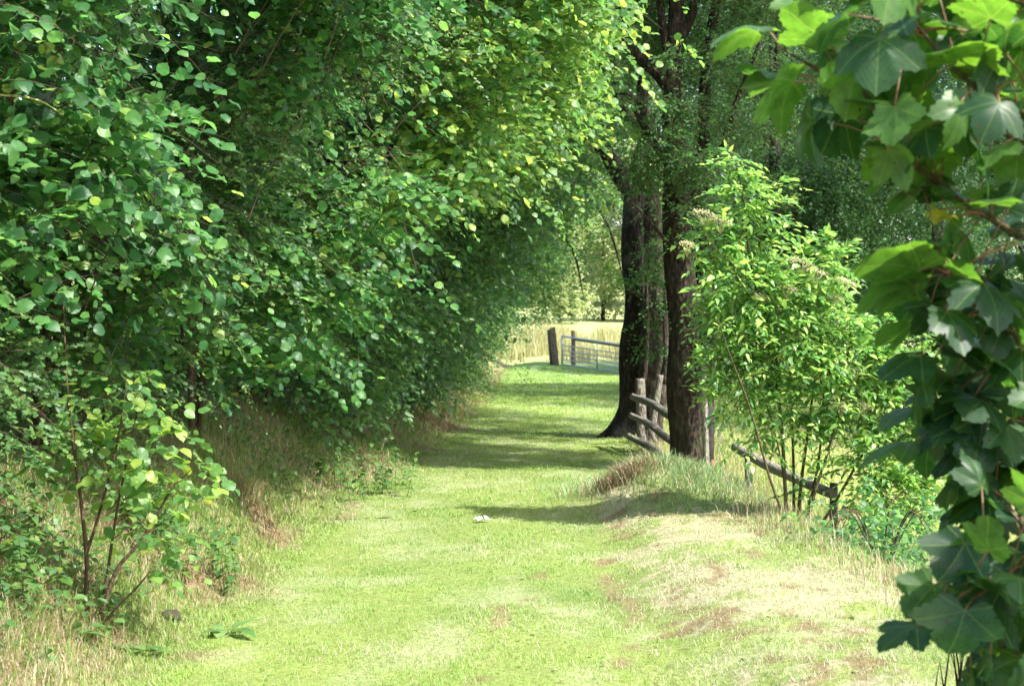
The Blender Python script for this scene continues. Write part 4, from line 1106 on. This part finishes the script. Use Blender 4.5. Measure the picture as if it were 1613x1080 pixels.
# ------------------------------------------------------------------ gate and posts at the far end
GP_ = thing('gate_post', 'stout leaning wooden post where the metal gate hangs', 'gate post', tuple(at(874, 570, 48)))
p0, p1 = at(876, 572, 48), at(870, 517, 48)
p0[2] = float(H(p0[0], p0[1])) - .1
tube_obj('post', [p0, p0 * .5 + p1 * .5, p1 - [0, 0, .02], p1], [.105, .10, .095, .075], M['gatepost'], GP_, 10, .12, 3, 12)
tube_obj('strut', [p0 + [-.13, .1, .1], p1 + [-.12, .1, -.05]], [.05, .045], M['gatepost'], GP_, 8, .15, 4)

gl = np.array([1.50, 47.2, 0]); gr_ = np.array([4.35, 42.8, 0])
zl_t, zr_t, zl_b, zr_b = 1.04, .66, .20, -.10
GA = thing('metal_gate', 'galvanised metal field gate standing shut across the end of lane', 'gate', (1.5, 47.2, float(H(1.5, 47.2))))
def gp(t, v):
    b = gl + (gr_ - gl) * t
    b[2] = (zl_b + (zr_b - zl_b) * t) + v * ((zl_t - zl_b) + ((zr_t - zr_b) - (zl_t - zl_b)) * t)
    return b
bars = [0, .18, .34, .5, .68, 1.0]
frame = [tube([gp(0, 1), gp(1, 1)], [.026, .026], 8), tube([gp(0, 0), gp(1, 0)], [.024, .024], 8), tube([gp(0, -.02), gp(0, 1.02)], [.026, .026], 8), tube([gp(1, -.02), gp(1, 1.02)], [.026, .026], 8)]
V, f = merge(frame); link('frame', raw_mesh('frame', V, f, M['galv']), GA)
for v in bars[1:-1]:
    tube_obj('bar', [gp(.005, v), gp(.995, v)], [.016, .016], M['galv'], GA, 7)
for t in (.34, .68):
    tube_obj('upright', [gp(t, 0), gp(t, 1)], [.018, .018], M['galv'], GA, 7)
# closing post, right end
CP = thing('closing_post', 'dark post at the gate end, half hidden by the old trunk', 'gate post', (3.42, 44.6, float(H(3.42, 44.6))))
c0 = at(990, 590, 43.8); c1 = at(990, 520, 43.8); c0[2] = float(H(c0[0], c0[1])) - .1
tube_obj('post', [c0, c1], [.12, .11], M['gatepost'], CP, 10, .1, 1)
# field fence behind the gate
FF = thing('field_fence', 'dark wooden post with one rail in the field behind the gate', 'fence')
FF.location = at(903, 560, 53)
post('post', (903, 560), (903, 520), 53, .075, M['gatepost'], FF)
post('post', (1040, 570), (1040, 525), 48, .075, M['gatepost'], FF)
tube_obj('rail', [at(903, 534, 53), at(975, 544, 50), at(1040, 552, 48)], [.05, .05, .05], M['gatepost'], FF, 8, .1, 2)

# ------------------------------------------------------------------ small things on the ground
def lump(name, label, cat, p, r, mat, seed, sq=.6):
    rng = np.random.default_rng(seed)
    u, v = np.meshgrid(np.linspace(0, 2 * np.pi, 15)[:-1], np.linspace(.05, np.pi - .05, 9))
    d = np.stack([np.cos(u) * np.sin(v), np.sin(u) * np.sin(v), np.cos(v)], -1).reshape(-1, 3)
    rr = 1 + .9 * (noise3(d[:, 0] * 1.7 + seed, d[:, 1] * 1.7, d[:, 2] * 1.7, seed) - .5) + .5 * (noise3(d[:, 0] * 4, d[:, 1] * 4, d[:, 2] * 4, seed) - .5)
    V = np.array(p) + d * rr[:, None] * np.array(r) * [1, 1, sq]
    i = np.arange(8)[:, None] * 14; j = np.arange(14)[None]; j2 = (j + 1) % 14
    Q = np.stack([i + j, i + 14 + j, i + 14 + j2, i + j2], -1).reshape(-1, 4)
    o = link(name, raw_mesh(name, V - np.array(p), [Q], mat, True))
    o.location = [float(a) for a in p]
    return tag(o, label, cat)
def gpt(px, py, Y, dz=0):
    p = at(px, py, Y); p[2] = float(H(p[0], p[1])) + dz
    return p
lump('earth_clod', 'dark earth clod on the left bank right of the sapling', 'clod', gpt(268, 938, 8.2, .02), (.055, .045, .05), M['soil'], 1)
lump('red_stump', 'small reddish broken stump beside the stake and mound', 'stump', gpt(1122, 778, 14.4, .05), (.07, .05, .14), M['brick'], 2, 1.0)
rng = np.random.default_rng(9)
pl = thing('pale_litter', 'pale scrap of curled dead leaf lying mid lane', 'dead leaf', gpt(757, 817, 12.3))
n = 4; a = np.array([0.2, 2.9, 4.4, 1.2])
leaves_obj('leaf', [tpl_hazel(.5, .3)], np.repeat(gpt(757, 817, 12.3, .035)[None], n, 0), np.stack([np.cos(a), np.sin(a), np.full(n, .15)], -1), np.array([(0, -.3, 1.)] * n), np.array([.075, .06, .055, .04]), M['pale_litter'], rng, pl)
# brown tussock on the mound
n = 900
tx = gpt(985, 775, 13.3)
x = rng.normal(tx[0], .13, n); y = rng.normal(tx[1], .09, n)
ts = thing('dry_tussock', 'brown dead grass tussock on the front of the mound', 'tussock', tx)
blades('blades', x, y, rng.uniform(.07, .2, n), rng.uniform(.002, .004, n), rng.uniform(.3, 1.1, n), mixc(np.array((.13, .09, .05)), STRAW2, rng.random(n)), M['straw'], parent=ts, rng=rng)['kind'] = 'stuff'

# slatted hurdle under the sycamore at the bottom right
HU = thing('dead_brush', 'clump of thin dark dead stems standing under the lowest sycamore leaves', 'dead stems', gpt(1540, 1080, 5.0))
rng = np.random.default_rng(15)
for i in range(34):
    px = rng.uniform(1478, 1600)
    p1 = at(px, rng.uniform(985, 1050), 5.0 + rng.normal(0, .08)); p0 = p1 + [rng.normal(0, .03), rng.normal(0, .03), 0]; p0[2] = float(H(p0[0], p0[1])) - .05
    tube_obj('stem', [p0, (p0 * .6 + p1 * .4) + [rng.normal(0, .012), 0, 0], (p0 * .25 + p1 * .75) + [rng.normal(0, .012), 0, 0], p1], [.0045, .004, .003, .0012], M['bark_ridge_shaded'], HU, 6, .2, i, 10)

# ------------------------------------------------------------------ sycamore at right, close to the camera
SY = thing('sycamore_tree', 'large lobed sycamore leaves on reddish stalks filling the right edge', 'sycamore', (3.6, 3.9, float(H(3.6, 3.9))))
rng = np.random.default_rng(55)
b0 = np.array([3.6, 3.9, float(H(3.6, 3.9)) - .1])
tube_obj('trunk', [b0, b0 + [-.1, 0, 1.5], b0 + [.05, .1, 3.5], b0 + [0, .2, 6.5]], [.17, .14, .11, .05], M['bark_dead'], SY, 14, .12, 2, 30)
brs = [([(1850, 560, .3), (1680, 420, .1), (1570, 350, 0), (1480, 290, 0), (1420, 240, -.05), (1375, 170, -.1), (1330, 90, -.1)], 3.4, .012),
       ([(1800, 260, .4), (1640, 190, .1), (1540, 140, 0), (1460, 60, 0), (1400, -20, 0)], 3.2, .011),
       ([(1700, 260, .2), (1560, 215, .1), (1450, 205, 0), (1350, 150, 0), (1230, 75, 0)], 3.5, .009),
       ([(1780, 640, .2), (1650, 560, .1), (1545, 485, 0), (1500, 440, 0), (1470, 420, 0)], 3.4, .010),
       ([(1780, 760, .2), (1660, 700, .1), (1560, 660, 0), (1470, 640, 0), (1420, 600, 0)], 3.6, .010),
       ([(1760, 840, .2), (1640, 880, .1), (1560, 930, 0), (1500, 965, 0), (1445, 985, 0)], 3.3, .010),
       ([(1780, 900, .2), (1660, 940, .1), (1580, 985, 0), (1530, 1010, 0)], 3.6, .008),
       ([(1800, 60, .4), (1650, 20, .1), (1560, -20, 0), (1480, -80, 0)], 3.4, .010)]
heroes = {   # per branch: leaf base pixel, tip direction in the picture (dx, dy), length in m, tilt towards camera, colour tone set low for shaded and high for sunlit leaves
    0: [(1285, 190, 1225, 235, .17, .65, .35), (1330, 180, 1260, 270, .17, .8, .2), (1440, 175, 1345, 190, .16, -.05, .3), (1400, 255, 1390, 320, .11, .5, .7), (1500, 345, 1450, 400, .12, .4, .5), (1480, 330, 1470, 345, .05, .4, 1.0), (1505, 340, 1480, 330, .06, .2, 1.0)],
    1: [(1455, 85, 1345, 90, .19, .8, .75), (1585, 85, 1500, 85, .16, .85, .25), (1500, 40, 1440, 10, .12, .5, .6), (1420, 30, 1360, 60, .13, .3, .3), (1560, 30, 1530, -40, .13, .7, .7)],
    2: [(1195, 48, 1130, 30, .13, .75, .8), (1225, 115, 1140, 108, .11, -.05, .4), (1240, 120, 1160, 135, .12, .3, .6), (1250, 130, 1180, 165, .13, .45, .7), (1300, 60, 1245, 20, .12, .6, .7), (1340, 70, 1280, 65, .13, .25, .4)],
    3: [(1450, 425, 1350, 400, .20, .55, .72), (1440, 450, 1350, 465, .19, .6, .66), (1490, 410, 1430, 440, .18, .75, .1), (1540, 485, 1445, 485, .16, -.1, .4), (1450, 500, 1380, 540, .18, .5, .7), (1450, 560, 1370, 575, .15, -.02, .3), (1470, 385, 1400, 370, .14, .4, .6)],
    4: [(1440, 695, 1350, 690, .17, .35, .65), (1450, 640, 1380, 640, .14, .2, .6), (1520, 660, 1420, 705, .19, .35, .15), (1540, 620, 1470, 690, .18, .6, .5), (1530, 560, 1465, 640, .18, .7, .2), (1530, 690, 1430, 740, .18, .4, .2), (1600, 720, 1480, 770, .2, .5, .3), (1560, 780, 1450, 800, .18, .3, .2)],
    5: [(1445, 985, 1340, 1025, .14, .1, .2), (1455, 975, 1420, 1010, .06, .7, .2), (1520, 855, 1480, 930, .14, .9, .1), (1470, 920, 1430, 970, .14, .6, .6), (1520, 960, 1500, 1040, .15, .75, .5), (1560, 910, 1470, 900, .13, .5, .5)],
    6: [(1580, 960, 1520, 1010, .15, .6, .4), (1600, 1000, 1560, 1060, .15, .6, .4)],
    7: [(1570, 0, 1500, -10, .14, .6, .6)]}
wild = {0: 34, 1: 44, 2: 26, 3: 60, 4: 90, 5: 64, 6: 60, 7: 34}
for k, (lst, Y, r) in enumerate(brs):
    p = np.array(pts(lst, Y))
    full = np.vstack([b0 + [0, 0, max(.3, p[0, 2] * .75 - b0[2] * .2)], p])
    bo = tube_obj('branch', full, np.r_[r * 1.6, np.linspace(.85, .3, len(p)) * r], M['stem_green'], SY, 8, .1, k, 40)
    LP, LD, LN, LS, LR, PT = [], [], [], [], [], []
    for (bx, by, tx_, ty_, ln, tilt, rd) in heroes.get(k, ()):
        yy = Y + rng.uniform(-.12, .12)
        a = at(bx, by, yy); t = at(tx_, ty_, yy - rng.uniform(0, .06))
        d = unit(t - a)
        n = unit(np.array([.62, .62, .25]) * (tilt if rd > .4 else tilt * .7) + np.array([.1, -.05, 1.0]) * (1 - abs(tilt)) + rng.normal(0, .08, 3))
        LP.append(a); LD.append(d); LN.append(n); LS.append(ln * (1.0 if k == 2 else .72)); LR.append(rd)
        # stalk back to the nearest point of the branch
        j = np.argmin(np.linalg.norm(full[1:] - a - np.array([.12, 0, 0]), axis=1)) + 1
        q = full[j]
        if np.linalg.norm(q - a) > .3: q = a + unit(q - a) * .25
        PT.append(tube([q, (q + a) / 2 + [0, 0, .015], a], [.0024, .002, .0018], 5, res=6))
    for _ in range(wild[k]):
        t = rng.uniform(1.2, len(full) - 1.05); i = int(t); q = full[i] + (full[min(i + 1, len(full) - 1)] - full[i]) * (t - i)
        a = q + unit(rng.normal(0, 1, 3) + [-.4, .0, .1]) * rng.uniform(.06, .24)
        a[1] = max(2.9, a[1])
        d0 = unit(a - q)
        tip = a + d0 * .12
        px_, py_ = 806.5 + tip[0] / tip[1] * F, HOR - (tip[2] - EYE) / tip[1] * F
        if px_ < np.interp(py_, [0, 100, 200, 260, 330, 380, 450, 560, 650, 750, 830, 950, 1080], [1200, 1200, 1290, 1340, 1460, 1420, 1400, 1420, 1400, 1440, 1480, 1480, 1510]):
            continue
        d = unit((a - q) + rng.normal(0, .05, 3) + [0, 0, -.05])
        n = unit(np.array([.2, -.02, 1.0]) + rng.normal(0, .27, 3))
        LP.append(a); LD.append(d); LN.append(n); LS.append(rng.uniform(.07, .125)); LR.append(rng.uniform(0, .95) * (1 if HOR - (a[2] - EYE) / a[1] * F < 330 else .6))  # lower leaves kept to darker tones, shade put into their colour
        PT.append(tube([q, (q + a) / 2 + [0, 0, .01], a], [.0024, .002, .0018], 5, res=5))
    V, f = merge(PT)
    o = link('leaf_stalks', raw_mesh('leaf_stalks', V, f, M['petiole']), bo); o.location = (0, 0, 0); o['kind'] = 'stuff'
    o = leaves_obj('foliage', T_SYC, np.array(LP), np.array(LD), np.array(LN), np.array(LS), M['sycamore'], rng, bo, rnd=np.array(LR), co=True); o.location = (0, 0, 0)
# rest of the crown, outwards and above the frame
n = 2600
P = np.stack([rng.uniform(1.45, 5.2, n), rng.uniform(1.4, 6.0, n), rng.uniform(-.1, 7.5, n)], -1)
keep = (P[:, 0] > .36 * P[:, 1] + .05) | (P[:, 2] > EYE + .24 * P[:, 1])
keep &= ((P[:, 0] - 3.3) / 2.2) ** 2 + ((P[:, 1] - 3.3) / 2.2) ** 2 + ((P[:, 2] - 3.2) / 4.2) ** 2 < 1
keep &= P[:, 1] + .45 * P[:, 2] < 5.6
sdir = np.array(sv)
for c0, rad_ in (((.75, 3.35, 2.2), .42), ((1.0, 3.3, 1.65), .3), ((1.15, 3.4, 2.1), .25), ((.80, 3.4, 1.70), .4), ((.85, 3.55, 1.36), .3), ((1.0, 3.4, 1.2), .2)):     # open lanes where sun reaches the leaf tips
    rel = P - np.array(c0)
    tpar = rel @ sdir
    keep &= (np.linalg.norm(rel - tpar[:, None] * sdir, axis=1) > rad_) | (tpar < 0)
P = P[keep]; n = len(P)
leaves_obj('crown', T_SYC, P, rng.normal(0, 1, (n, 3)) * [1, 1, .4] + [0, 0, -.3], np.array([0, -.2, 1.]) + rng.normal(0, .35, (n, 3)), rng.uniform(.1, .17, n), M['sycamore'], rng, SY, rnd=rng.uniform(0, .85, n), co=True)
